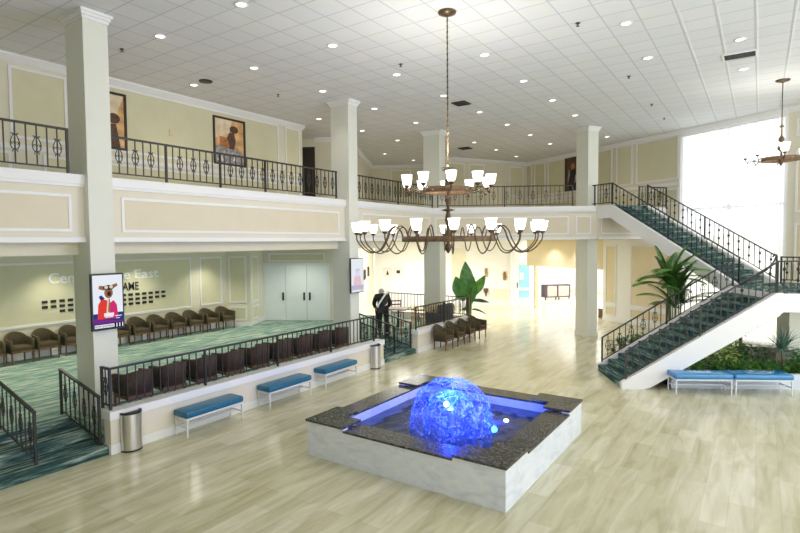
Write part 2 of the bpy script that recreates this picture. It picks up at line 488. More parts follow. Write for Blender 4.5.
# window with frame
WS = along(W0, H3, 9.18)
b = MB(); fw = 3.78
b.box(0, .12, 0, .15, 0, ZC); b.box(fw - .12, fw, 0, .15, 0, ZC)
b.box(.12, fw - .12, 0, .15, 7.5, ZC); b.box(.12, fw - .12, 0, .15, 0, .15)
b.box(fw / 2 - .05, fw / 2 + .05, .02, .13, .15, 7.5)
for z in (2.4, 4.75): b.box(.12, fw - .12, .02, .13, z - .05, z + .05)
win = struct(b.build('window_1', M['white'], None, loc=(WS[0], WS[1], 0), rotz=hd(H3)))
gl, nt, o_ = nodes_mat('window_glass')
g1 = nt.nodes.new('ShaderNodeBsdfTransparent'); g2 = nt.nodes.new('ShaderNodeBsdfGlossy'); g2.inputs['Roughness'].default_value = .02
mx = nt.nodes.new('ShaderNodeMixShader'); mx.inputs[0].default_value = .06
nt.links.new(g1.outputs[0], mx.inputs[1]); nt.links.new(g2.outputs[0], mx.inputs[2]); nt.links.new(mx.outputs[0], o_.inputs['Surface'])
b = MB(); b.box(.1, fw - .1, .07, .08, .1, 7.55); b.build('pane', gl, win)
b = MB(); b.yz([(0, ZC), (-.16, ZC), (-.16, ZC - .05), (-.04, ZC - .20), (0, ZC - .24)], 0, fw); b.build('crown_moulding', M['white'], win)
def curtain(label, s0, s1):
    t = thing('sheer_curtain', label, 'curtain', (*along(WS, H3, s0), 0), hd(H3), 'sheer curtains over the tall window')
    L = s1 - s0; n = 110; vs = []; fs = []
    for i in range(n + 1):
        x = L * i / n; y = -.12 + .028 * math.sin(x * 2 * PI / .13) + .012 * math.sin(x * 17)
        vs += [(x, y, .06), (x, y * 1.0, 3.8), (x, y, 7.5)]
    for i in range(n):
        a = i * 3; fs += [(a, a + 3, a + 4, a + 1), (a + 1, a + 4, a + 5, a + 2)]
    MB().add(vs, fs).build('drape', M['sheer'], t, smooth=True)
    MB().tube([(0, -.12, 7.52), (L, -.12, 7.52)], .02, 8).build('rod', M['white'], t)
curtain('white sheer curtain panel over the tall window, half next to the upper balcony', .02, 1.87)
curtain('white sheer curtain panel over the tall window, half behind the small chandelier', 1.90, 3.76)

# columns
def column(n, poly, z1=ZC):
    o = struct(MB().prism(poly, 0, z1).build('pillar_%d' % n, M['column']))
    cx = sum(p[0] for p in poly) / 4; cy = sum(p[1] for p in poly) / 4
    def grow(d): return [(cx + (x - cx) * (1 + d / math.hypot(x - cx, y - cy)), cy + (y - cy) * (1 + d / math.hypot(x - cx, y - cy))) for x, y in poly]
    b = MB(); b.prism(grow(.03), z1 - .16, z1 - .10); b.prism(grow(.07), z1 - .10, z1 - .05); b.prism(grow(.11), z1 - .05, z1)
    b.build('capital', M['white'], o)
    z = ZT if n < 4 else 0
    MB().prism(grow(.03), z, z + .16).build('plinth', M['column'], o)
    return o
def rect(x0, x1, y0, y1): return [(x0, y0), (x1, y0), (x1, y1), (x0, y1)]
column(1, rect(-10.70, -10.05, 4.82, 5.26))
column(2, rect(-10.72, -10.05, 12.17, 12.58))
column(3, rect(-10.75, -10.05, 17.50, 17.95))
Cn = (-5.3, 20.2)
column(4, [Cn, along(Cn, 30, .5), along(along(Cn, 30, .5), 300, .6), along(Cn, 300, .6)])

# ------------------------------------------------------------------ doors on the terrace
def door(n, s0, s1, handle_s, panic=False):
    t = MB(); t.box(s0, s1, -.05, .0, ZT + .01, 2.72)
    o = struct(t.build('door_%d' % n, M['door'], None, loc=(D0[0], D0[1], 0), rotz=hd(H2)))
    h = MB(); h.box(handle_s - .035, handle_s + .035, -.075, -.05, 1.28, 1.60); h.rbox(handle_s - .02, handle_s + .02, -.12, -.07, 1.36, 1.52, .01, 1)
    h.build('door_handle', M['iron'], o)
door(1, .06, .93, .83); door(2, .945, 1.80, 1.70); door(3, 1.815, 2.66, 1.93)
b = MB(); b.box(-.02, 2.76, -.07, .0, 2.73, 2.80); b.box(2.67, 2.76, -.07, 0, ZT, 2.73); b.box(-.02, .05, -.07, 0, ZT, 2.73)
struct(b.build('trim_2', M['white'], None, loc=(D0[0], D0[1], 0), rotz=hd(H2)))
# upper corridor dark door
uw = along(D0, H2, 2.2)
b = MB(); b.box(-1.1, .02, -.02, .06, ZU, 7.45)
struct(b.build('door_4', mat('dark_brown_door', (.03, .02, .015), .4), None, loc=(uw[0], uw[1], 0), rotz=hd(H2)))
b = MB(); b.box(-1.5, 0, .0, .2, 7.45, ZC); struct(b.build('wall_over_corridor_door', M['cream'], None, loc=(uw[0], uw[1], 0), rotz=hd(H2)))

# ------------------------------------------------------------------ railings
def _bal_mesh(h, nm, r=.009):
    return MB().box(-r, r, -r, r, 0, h).mesh(nm, M['iron'])
RAILH = .78
BAL = {}
def bal(h):
    k = round(h, 3)
    if k not in BAL: BAL[k] = _bal_mesh(k, 'baluster')
    return BAL[k]
def _scroll():
    b = MB()
    for sx in (-1, 1):
        pts = []
        for i in range(15):     # lyre shaped side
            t = i / 14
            pts.append((sx * (.018 + .047 * math.sin(PI * (t ** .8)) ** .8), 0, -.13 + .24 * t))
        pts += [(sx * .03, 0, .13), (sx * .045, 0, .135), (sx * .05, 0, .12)]
        b.tube(pts, .009, 4)
        cur = []
        for i in range(10):
            a = i / 9 * 2.0 * PI * .8
            rr = .025 * (1 - .5 * i / 9)
            cur.append((sx * (.034 + rr * math.cos(a + PI)), 0, -.03 + rr * math.sin(a)))
        b.tube(cur, .007, 4)
        b.tube([(sx * .018, 0, -.13), (sx * .04, 0, -.155), (sx * .03, 0, -.17)], .008, 4)
    b.rbox(-.03, .03, -.013, .013, -.135, -.115, .004, 1); b.rbox(-.032, .032, -.013, .013, .105, .125, .004, 1)
    return b.mesh('scroll', M['iron'])
SCROLL = _scroll()
def _knots():
    b = MB()
    for z in (-.13, .13):
        b.lathe([(.0, -.06), (.026, -.03), (.038, 0), (.026, .03), (0, .06)], 8, (0, 0, z))
    return b.mesh('knot', M['iron'])
KNOT = _knots()
def railing(label, A, zA, h, L, dz=0, every=2, orn='scroll', pitch=.16, posts=None, height=RAILH, name='iron_railing', hand=False, group=None):
    t = thing(name, label, 'railing', (A[0], A[1], zA), hd(h), group)
    sl = dz / L
    bot = .07
    def bar(nm, z, wy, hz, x0=0, x1=L):
        b = MB(); b.xz([(x0, z + sl * x0), (x1, z + sl * x1), (x1, z + hz + sl * x1), (x0, z + hz + sl * x0)], -wy, wy)
        b.build(nm, M['iron'], t)
    bar('top_rail', height - .035, .024, .035, -.02, L + .02)
    bar('bottom_rail', bot, .014, .025)
    if posts is None:
        n = max(1, round(L / 2.2)); posts = [L * i / n for i in range(n + 1)]
    pm = MB().box(-.02, .02, -.02, .02, 0, height - .02).mesh('post', M['iron'])
    for x in posts: put('post', pm, t, (x, 0, sl * x))
    n = int(round(L / pitch))
    k = 0
    for i in range(1, n):
        x = L * i / n
        if any(abs(x - p) < .05 for p in posts): continue
        o = put('baluster', bal(height - bot - .04), t, (x, 0, bot + .01 + sl * x))
        if every and i % every == 1:
            put('scroll' if orn == 'scroll' else 'knot', SCROLL if orn == 'scroll' else KNOT, o, (0, 0, (height - bot) * .5))
    return t
RX = -10.13
railing('black iron balcony railing, short run left of the first tall column', (RX, .4), ZU, H1, 4.13, posts=[0, 1.4, 2.7, 4.13])
railing('black iron balcony railing between the first and second columns, below the portraits', (RX, 5.28), ZU, H1, 6.42, posts=[1.13, 2.45, 3.77, 5.09, 6.41])
railing('black iron balcony railing between the second column and the corner column', (RX, 12.6), ZU, H1, 4.5)
railing('black iron balcony railing on the back balcony, from corner column to staircase column', along(P1, H2, .25, .08), ZU, H2, 4.95, every=3)
railing('short black iron railing stub joining the staircase column to the upper flight', along(P2, H3, -.32, .06), ZU, H3, .92, every=4, posts=[.12, .92], pitch=.13)
railing('black iron railing on the upper landing edge beside the tall window', along(along(P2, H3, .12), 30, 2.0), ZU, 30, 1.5, every=2)
railing('sloping iron railing of the upper flight on the open palm side', along(P2, H3, .62, .06), ZU + .02, H3, 4.50, dz=-2.54, every=2, orn='knot', height=.76)
railing('sloping iron railing of the upper flight on the side by the tall window', along(P2, H3, .62, 1.84), ZU + .02, H3, 4.50, dz=-2.54, every=2, orn='knot', height=.76)
F0 = (-2.71, 13.54); ZL = 2.33
railing('sloping iron railing of the lower flight on the side above the blue benches', along(F0, H2, .1, .06), .19, H2, 3.45, dz=2.14, every=4, orn='knot', height=.74)
_t = bpy.data.objects[[o.name for o in bpy.data.objects if o.get('label', '').startswith('sloping iron railing of the lower flight on the side above')][0]]
_z = lambda x: .72 + 2.14 / 3.45 * x
MB().tube([(2.6, -.03, _z(2.6)), (2.95, -.03, _z(2.95) - .03), (3.2, -.03, _z(3.2) - .02), (3.36, -.03, _z(3.36) + .08), (3.42, -.03, _z(3.42) + .20), (3.37, -.03, _z(3.37) + .25), (3.33, -.03, _z(3.33) + .20)], .018, 6).build('volute', M['iron'], _t, smooth=True)
railing('sloping iron railing of the lower flight on the far palm side', along(F0, H2, .1, 1.94), .19, H2, 3.45, dz=2.14, every=2, orn='scroll', height=.74)
railing('level iron railing on the stair landing over the hedge, facing the fountain', along(F0, H2, 3.56, .06), ZL, H2, 2.8, every=2, orn='knot', height=.76)
railing('level iron railing on the stair landing back edge, against the tall window', along((.45, 19.27), H3, .12, -.08), ZL, H3, 2.5, every=2, orn='knot', height=.76)
railing('long iron railing on the curb behind the three blue benches', (-9.25, 4.68), .74, H1, 7.58, every=0, height=.74, pitch=.155, posts=[0, 1.9, 3.85, 5.7, 7.56])
railing('short return of iron railing beside the near carpeted steps', (-9.27, 4.68), .74, -90, .24, every=2, height=.74, posts=[.24], pitch=.12)
railing('iron railing on the far curb above the four armchairs', (-9.25, 14.52), .74, H1, 3.75, every=3, height=.76)
railing('iron railing closing the far end of the carpeted terrace', (-9.35, 18.36), .72, -90, 3.7, every=0, height=.76)
for y, nm in ((4.54, 'sloping handrail of the near carpeted steps next to the trash can'), (3.56, 'sloping handrail in the middle of the near carpeted steps, at the photo edge')):
    railing(nm, (-9.36, y), .15, -90, 1.38, dz=.30, every=2, height=.86, pitch=.17)
for y, nm in ((12.70, 'sloping handrail of the far carpeted steps, side of the long curb'), (13.45, 'sloping handrail in the middle of the far carpeted steps'), (14.36, 'sloping handrail of the far carpeted steps, side of the four armchairs')):
    railing(nm, (-9.36, y), .15, -90, 1.38, dz=.30, every=2, height=.86, pitch=.17)
# carpeted steps
for y0, y1, lab in ((-3.95, 4.6, 'near teal carpeted steps up to the terrace, at the photo edge'), (12.61, 14.43, 'far teal carpeted steps where the person in black stands')):
    t = thing('carpeted_steps', lab, 'steps', (-9.8, (y0 + y1) / 2, 0))
    for i in range(2):
        x1 = -9.2 - .6 * i
        L = (y1 - y0) / 2
        MB().box(x1 - .6 + 9.8, x1 + 9.8, -L, L, 0, .15 * (i + 1)).build('step', M['carpetd'], t)
    MB().box(-.62, -.598, -(y1 - y0) / 2, (y1 - y0) / 2, .30, .452).build('riser', M['carpetd'], t)

# ------------------------------------------------------------------ staircase flights and landing
NL = 14
t = thing('stair_flight', 'lower carpeted stair flight rising from the floor to the landing', 'stairs', (*F0, 0), hd(H2))
rise = ZL / NL; run = 3.51 / (NL - 1)
stepm = None
for k in range(1, NL):
    x = (k - 1) * run
    z = k * rise
    if stepm is None:
        stepm = MB().rbox(-.02, run + .02, .10, 1.90, -rise - .03, 0, .015, 2).mesh('step', M['carpetd'])
    put('step', stepm, t, (x, 0, z if k > 1 else rise))
def stringer(y0, y1):
    MB().xz([(-.02, 0), (-.02, .16), (3.52, ZL + .0), (3.66, ZL), (3.66, 1.86), (.52, 0)], y0, y1).build('stringer', M['white'], t)
stringer(-.02, .11); stringer(1.89, 2.02)
MB().xz([(.3, 0), (.02, .02), (3.5, 2.05), (3.5, 1.90), (.62, .0)], .11, 1.89).build('soffit', M['white'], t)
MB().xz([(.55, .03), (3.6, 1.83), (3.6, 1.80), (.62, .03)], -.03, .0).build('stringer_edge', M['white'], t)

NU = 15
t = thing('stair_flight', 'upper carpeted stair flight rising from the landing to the balcony', 'stairs', (*P2, 0), hd(H3))
rise = (ZU - ZL) / NU; run = 4.46 / NU
stepm = MB().rbox(-.02, run + .02, .10, 1.80, -rise - .03, 0, .015, 2).mesh('step', M['carpetd'])
MB().box(0.06, .62, .10, 1.80, ZU - .3, ZU).build('top_platform', M['carpetd'], t)
for k in range(1, NU):
    put('step', stepm, t, (.62 + (k - 1) * run, 0, ZU - k * rise))
for y0, y1 in ((-.04, .11), (1.79, 1.92)):
    MB().xz([(.0, ZU), (.62, ZU), (5.06, ZL + .04), (5.12, ZL + .04), (5.12, ZL - .45), (.95, ZU - .67), (.62, ZU - .47), (.0, ZU - .47)], y0, y1).build('stringer', M['white'], t)
MB().xz([(.70, ZU - .42), (5.12, ZL - .42), (5.12, ZL - .47), (.80, ZU - .62)], .11, 1.79).build('soffit', M['white'], t)

land = [(.34, 15.30), (-.68, 17.02), (-.5, 17.63), (.45, 19.27), (2.9, 17.85), (2.9, 16.78)]
t = thing('stair_landing', 'white landing platform joining the two stair flights over the hedge', 'landing', (1.0, 17.0, 0))
MB().prism([(x - 1, y - 17) for x, y in land], 1.87, ZL - .02).build('slab', M['white'], t)
MB().prism([(x - 1 + (1.1 - x) * .03, y - 17 + (17 - y) * .03) for x, y in land], ZL - .02, ZL).build('carpet_top', M['carpetd'], t)
MB().prism([(-.35, -.1), (.15, .2), (-.1, .65), (-.6, .35)], 0, 1.87).build('support_pier', M['column'], t)

# ------------------------------------------------------------------ fountain
FX0, FX1, FY0, FY1 = -6.32, -2.73, 6.47, 10.05
t = thing('fountain', 'square marble fountain with dark granite rim and blue lit water', 'fountain', ((FX0 + FX1) / 2, (FY0 + FY1) / 2, 0))
hw = (FX1 - FX0) / 2; W = .50
b = MB()
for sgn in (-1, 1):
    b.box(-hw, hw, sgn * hw - (.12 if sgn > 0 else 0), sgn * hw + (.12 if sgn < 0 else 0), 0, .53)
    b.box(sgn * hw - (.12 if sgn > 0 else 0), sgn * hw + (.12 if sgn < 0 else 0), -hw + .12, hw - .12, 0, .53)
b.box(-hw + .12, hw - .12, -hw + .12, hw - .12, 0, .12)
iw = hw - .42
for sgn in (-1, 1):
    b.box(-iw - .08, iw + .08, min(sgn * iw, sgn * (iw + .08)), max(sgn * iw, sgn * (iw + .08)), .12, .53)
    b.box(min(sgn * iw, sgn * (iw + .08)), max(sgn * iw, sgn * (iw + .08)), -iw, iw, .12, .53)
# raised corner piers
c0 = .80
for sx in (-1, 1):
    for sy in (-1, 1):
        b.box(min(sx * hw, sx * (hw - c0)), max(sx * hw, sx * (hw - c0)), min(sy * hw, sy * (hw - .12)), max(sy * hw, sy * (hw - .12)), .53, .585)
        b.box(min(sx * hw, sx * (hw - .12)), max(sx * hw, sx * (hw - .12)), min(sy * (hw - .12), sy * (hw - c0)), max(sy * (hw - .12), sy * (hw - c0)), .53, .585)
b.build('marble_wall', M['marble'], t)
# low rim lengths
lo = (.530, .565); hi = (.585, .62); OV = .02
cm = hw - c0
for sgn in (-1, 1):
    MB().rbox(-cm, cm, min(sgn * (hw + OV), sgn * iw), max(sgn * (hw + OV), sgn * iw), *lo, .006, 1).build('rim_slab', M['granite'], t)
    MB().rbox(min(sgn * (hw + OV), sgn * iw), max(sgn * (hw + OV), sgn * iw), -cm, cm, *lo, .006, 1).build('rim_slab', M['granite'], t)
for sx in (-1, 1):
    for sy in (-1, 1):
        k = MB()
        L_ = [(hw + OV, hw + OV), (hw - c0, hw + OV), (hw - c0, hw - .46), (hw - .46, hw - .46), (hw - .46, hw - c0), (hw + OV, hw - c0)]
        k.prism([(sx * a, sy * e) for a, e in L_], *hi)
        k.build('corner_slab', M['granite'], t)
b = MB(); n = 60
vs = [(-iw + 2 * iw * i / n, -iw + 2 * iw * j / n, .38 + .003 * math.sin(i * .9 + j * .3) * math.cos(j * .7)) for j in range(n + 1) for i in range(n + 1)]
b.add(vs, [(j * (n + 1) + i, j * (n + 1) + i + 1, (j + 1) * (n + 1) + i + 1, (j + 1) * (n + 1) + i) for j in range(n) for i in range(n)])
b.build('water_surface', M['water'], t, smooth=True)
# bell of falling water
dc = (-4.42 - (FX0 + FX1) / 2, 8.05 - (FY0 + FY1) / 2)
b = MB(); prof = []
rings = 26; seg = 72
rnd = random.Random(3)
vs = []
for i in range(rings + 1):
    a = i / rings
    th = a * PI / 2
    r = .70 * math.sin(th) ** .78
    z = .38 + .82 * (math.cos(th) ** .85 if math.cos(th) > 1e-6 else 0)
    for k in range(seg):
        ph = 2 * PI * k / seg
        j = 1 + .05 * math.sin(ph * 9 + a * 5) * a + .05 * math.sin(ph * 4 + 1) * a ** 3 + .10 * (rnd.random() - .5) * (.2 + a)
        vs.append((dc[0] + r * j * math.cos(ph), dc[1] + r * j * math.sin(ph), z + .03 * (rnd.random() - .5) + .02 * math.sin(ph * 5) * (1 - a)))
fs = []
for i in range(rings):
    for k in range(seg):
        q = i * seg + k; q2 = i * seg + (k + 1) % seg
        fs.append((q, q2, q2 + seg, q + seg))
b.add(vs, fs); b.build('water_dome', M['dome'], t, smooth=True)
b = MB(); vs = []
for i in range(15):
    a = i / 14; th = a * PI / 2
    r = .46 * math.sin(th) ** .8; z = .38 + .62 * (max(0, math.cos(th)) ** .8)
    for k in range(48):
        ph = 2 * PI * k / 48; j = 1 + .14 * math.sin(ph * 6 + a * 3) * a + .10 * (rnd.random() - .5)
        vs.append((dc[0] + r * j * math.cos(ph), dc[1] + r * j * math.sin(ph), z + .03 * (rnd.random() - .5)))
b.add(vs, [(i * 48 + k, i * 48 + (k + 1) % 48, (i + 1) * 48 + (k + 1) % 48, (i + 1) * 48 + k) for i in range(14) for k in range(48)])
b.build('inner_veil', M['dome'], t, smooth=True)
b = MB()
for k in range(170):            # droplets breaking off the bell
    a = rnd.random() * 2 * PI; r = .60 + .25 * rnd.random(); z = .40 + .5 * rnd.random() ** 2
    s = .006 + .008 * rnd.random()
    b.lathe([(0, -s * 1.5), (s, 0), (0, s * 1.5)], 5, (dc[0] + r * math.cos(a), dc[1] + r * math.sin(a), z))
o = b.build('droplets', M['dome'], t); o['kind'] = 'stuff'
b = MB(); b.lathe([(.03, .14), (.03, .34), (.06, .36), (.06, .62), (.035, .66), (.12, .70), (.02, .74), (.0, .75)], 12, (dc[0], dc[1], 0)); b.build('nozzle', M['steel'], t)
b = MB()
for k in range(10):
    a = 2 * PI * k / 10 + .2
    p = [(dc[0] + math.cos(a) * q, dc[1] + math.sin(a) * q, .72 + .28 * math.sin(PI * q / .62) - .1 * q) for q in (0, .12, .25, .38, .5, .6)]
    b.tube(p, .008, 5)
b.build('water_jet', M['dome'], t)
lamp = (.70, .55)
b = MB(); b.lathe([(0, .05), (.035, .035), (.05, 0), (.035, -.035), (0, -.05)], 14, (dc[0] - .02, dc[1] - .12, .80)); b.build('underwater_lamp', M['glow'], t)
b = MB(); b.lathe([(0, .41), (.03, .405), (.04, .39), (.04, .36)], 14, (dc[0] + .70, dc[1] + .78, 0)); b.build('underwater_lamp', M['glow'], t)
fount_c = ((FX0 + FX1) / 2 + dc[0], (FY0 + FY1) / 2 + dc[1])

# ------------------------------------------------------------------ seating
def make_chair(name, label, seatm, legm, group, low=.30, arch=.145, arm=.645):
    t = thing(name, label, 'chair', group=group)
    MB().rbox(-.22, .27, -.235, .235, .35, .47, .035, 3).build('seat', seatm, t, smooth=True)
    path = []
    for i in range(25):
        u = i / 24
        if u < .3: p = (.28 - .38 * u / .3, .275, arm + .03 * (u / .3))
        elif u > .7: p = (.28 - .38 * (1 - u) / .3, -.275, arm + .03 * ((1 - u) / .3))
        else:
            a = (u - .3) / .4 * PI
            p = (-.10 - .19 * math.sin(a), .275 * math.cos(a), .03 + arm + arch * math.sin(a) ** 1.3)
        path.append(p)
    b = MB(); vs = []; th = .05
    for i, (x, y, zt) in enumerate(path):
        dx = path[min(i + 1, 24)][0] - path[max(i - 1, 0)][0]; dy = path[min(i + 1, 24)][1] - path[max(i - 1, 0)][1]
        l = math.hypot(dx, dy); nx, ny = -dy / l, dx / l   # towards the inside
        for o, z in ((0, low), (-.01, zt - .02), (.005, zt), (th - .01, zt), (th, zt - .02), (th, low + .06)):
            vs.append((x + nx * -o if False else x + nx * o, y + ny * o, z))
    fs = []
    for i in range(24):
        for k in range(6):
            a = i * 6 + k; c = i * 6 + (k + 1) % 6
            fs.append((a, c, c + 6, a + 6))
    fs += [(0, 5, 4, 3, 2, 1), tuple(24 * 6 + k for k in range(6))]
    b.add(vs, fs); b.build('backrest', seatm, t, smooth=True)
    MB().box(-.21, .28, -.25, .25, .30, .36).build('seat_frame', legm, t)
    for sx, sy in ((.255, .245), (.255, -.245), (-.20, .215), (-.20, -.215)):
        b = MB(); b.tube([(sx, sy, .0), (sx * .97, sy * .98, .36 if sx < 0 else .62)], [.018, .026], 4); b.build('leg', legm, t)
    return t
wg = 'upholstered armchairs along the lettered lounge wall'
proto = make_chair('tub_armchair', '', M['fabric'], M['wood'], wg)
first = True
for i in range(12):
    y = 12.62 - .665 * i
    lab = 'brown tub armchair against the lettered wall, %s from the white doors' % ordinal(i + 1)
    if i == 0: lab = 'brown tub armchair ending the lettered wall row, nearest the white doors'
    if first: proto.location = (-16.50, y, ZT); proto['label'] = lab; first = False
    else: dup(proto, (-16.50 + random.uniform(-.03, .03), y + random.uniform(-.015, .015), ZT), R(random.uniform(-4, 4)), lab)
p2 = make_chair('tub_armchair', 'dark tub armchair with back to the curb railing, nearest the first column', M['dfabric'], M['wood'], 'armchairs with their backs to the curb railing', .40, .06, .74)
p2.location = (-9.72, 5.38, ZT); p2.rotation_euler = (0, 0, PI)
for i in range(1, 9):
    lab = 'dark tub armchair with back to the curb railing, %s from the first column' % ordinal(i + 1)
    dup(p2, (-9.72 + random.uniform(-.02, .02), 5.38 + .725 * i, ZT), PI + R(random.uniform(-4, 4)), lab)
p3 = make_chair('tub_armchair', 'brown tub armchair against the far white curb, nearest the steps', M['fabric'], M['wood'], 'four armchairs in front of the far curb')
p3.location = (-8.78, 15.45, 0)
for i in range(1, 4):
    dup(p3, (-8.78, 15.45 + .86 * i, 0), R(random.uniform(-3, 3)), 'brown tub armchair against the far white curb, %s from the steps' % (ordinal(i + 1) if i < 3 else 'last'))

def make_bench(label, cush, group, L=1.32, D=.42):
    t = thing('upholstered_bench', label, 'bench', group=group)
    MB().rbox(-L / 2, L / 2, -D / 2, D / 2, .37, .49, .035, 3).build('cushion', cush, t, smooth=True)
    b = MB()
    for s in (-1, 1):
        b.box(-L / 2 + .03, L / 2 - .03, s * (D / 2 - .03) - .015, s * (D / 2 - .03) + .015, .335, .369)
        b.box(s * (L / 2 - .03) - .015, s * (L / 2 - .03) + .015, -D / 2 + .045, D / 2 - .045, .335, .369)
    b.build('frame', M['whitemetal'], t)
    b = MB()
    for s in (-1, 1): b.box(s * (L / 2 - .035) - .01, s * (L / 2 - .035) + .01, -D / 2 + .05, D / 2 - .05, .17, .195)
    b.box(-L / 2 + .05, L / 2 - .05, -.012, .012, .17, .195)
    b.build('stretcher', M['whitemetal'], t)
    for sx in (-1, 1):
        for sy in (-1, 1):
            MB().tube([(sx * (L / 2 - .035), sy * (D / 2 - .03), 0), (sx * (L / 2 - .035), sy * (D / 2 - .03), .36)], [.014, .022], 4).build('leg', M['whitemetal'], t)
    for sx in (-.33, .33):
        MB().tube([(sx, -D / 2 + .03, 0), (sx, -D / 2 + .03, .36)], [.012, .018], 4).build('leg', M['whitemetal'], t) if False else None
    return t
bg = 'teal benches along the curb'
bp_ = make_bench('teal blue bench along the curb, nearest the trash can by the near steps', M['blue'], bg)
bp_.location = (-8.90, 6.42, 0); bp_.rotation_euler = (0, 0, R(90))
dup(bp_, (-8.92, 8.44, 0), R(90), 'teal blue bench along the curb, middle one of the three')
dup(bp_, (-9.0, 10.28, 0), R(92), 'teal blue bench along the curb, beside the far steps')
c1 = along(F0, H2, 1.69, -.22); c2 = along(F0, H2, 3.02, -.22)
bs = make_bench('glossy blue bench before the hedge, at the foot of the stairs', M['sky'], 'blue benches before the hedge', 1.30, .50)
bs.location = (*c1, 0); bs.rotation_euler = (0, 0, hd(H2))
dup(bs, (*c2, 0), hd(H2), 'glossy blue bench before the hedge, under the stair landing')

def can(label, y):
    t = thing('trash_can', label, 'trash can', (-9.12, y, 0), 0, 'half round steel trash cans')
    b = MB(); b.lathe([(.18, .03), (.18, .66)], 20, sweep=PI, a0=-PI / 2); b.add([(0, -.18, .03), (0, .18, .03), (0, .18, .66), (0, -.18, .66)], [(0, 1, 2, 3)]); b.build('body', M['steel'], t, smooth=True)
    b = MB(); b.lathe([(.0, .655), (.186, .655), (.186, .685), (.16, .69), (.15, .67), (0, .67)], 20, sweep=PI, a0=-PI / 2); b.build('rim', M['black'], t)
    b = MB(); b.lathe([(0, 0), (.182, 0), (.182, .03), (0, .03)], 20, sweep=PI, a0=-PI / 2); b.build('base', M['black'], t)
can('half round steel trash can against the curb by the near steps', 4.95)
can('half round steel trash can against the curb by the far steps', 12.08)

# ------------------------------------------------------------------ screens
def glowcol(name, c, s=1.0): return emis('screen_' + name, c, s)
SC = {k: glowcol(k, c) for k, c in dict(white=(.80, .84, .90), red=(.75, .05, .04), mag=(.62, .03, .16), blue=(.03, .04, .20), purp=(.16, .03, .25),
      brown=(.30, .13, .06), dark=(.03, .025, .03), cream=(.75, .62, .48), navy=(.01, .015, .04), letter=(.85, .85, .9), pale=(.75, .70, .85), pink=(.78, .55, .60), lav=(.52, .48, .64), grey=(.62, .64, .70)).items()}
def flat(parts, mats, name, parent, w, h):
    """coloured shapes on a screen in local y,z; each a hair in front of the last"""
    b = MB()
    for i, (poly, mi) in enumerate(parts):
        n = len(poly); x = .0006 * i
        b.add([(x, p[0] * w, p[1] * h) for p in poly], [tuple(range(n))], mi)
    return b.build(name, mats, parent)
def ell(cx, cy, rx, ry, n=18, a0=0): return [(cx + rx * math.cos(a0 + 2 * PI * i / n), cy + ry * math.sin(a0 + 2 * PI * i / n)) for i in range(n)]
def rc(a, c, z0, z1): return [(a, z0), (c, z0), (c, z1), (a, z1)]
def text_mesh(txt, size, ext=.0, align='LEFT'):
    cu = bpy.data.curves.new('text', 'FONT'); cu.body = txt; cu.size = size; cu.extrude = ext; cu.align_x = align; cu.offset = .012
    o = bpy.data.objects.new('text', cu); COL.objects.link(o)
    me = bpy.data.meshes.new_from_object(o.evaluated_get(bpy.context.evaluated_depsgraph_get()))
    bpy.data.objects.remove(o); bpy.data.curves.remove(cu)
    return me
def wall_text(txt, width, height, m, name, parent, loc, ext=.015):
    """letters standing on a wall facing +X, reading towards +Y"""
    me = text_mesh(txt, 1, ext / max(height, .01) * 0 + ext)
    xs = [v.co.x for v in me.vertices]; ys = [v.co.y for v in me.vertices]
    x0, x1 = min(xs), max(xs)
    for v in me.vertices:
        x, y, z = v.co
        v.co = (z, (x - x0) / (x1 - x0) * width, y / .73 * height)
    me.materials.clear(); me.materials.append(m)
    for p in me.polygons: p.material_index = 0
    return put(name, me, parent, loc)

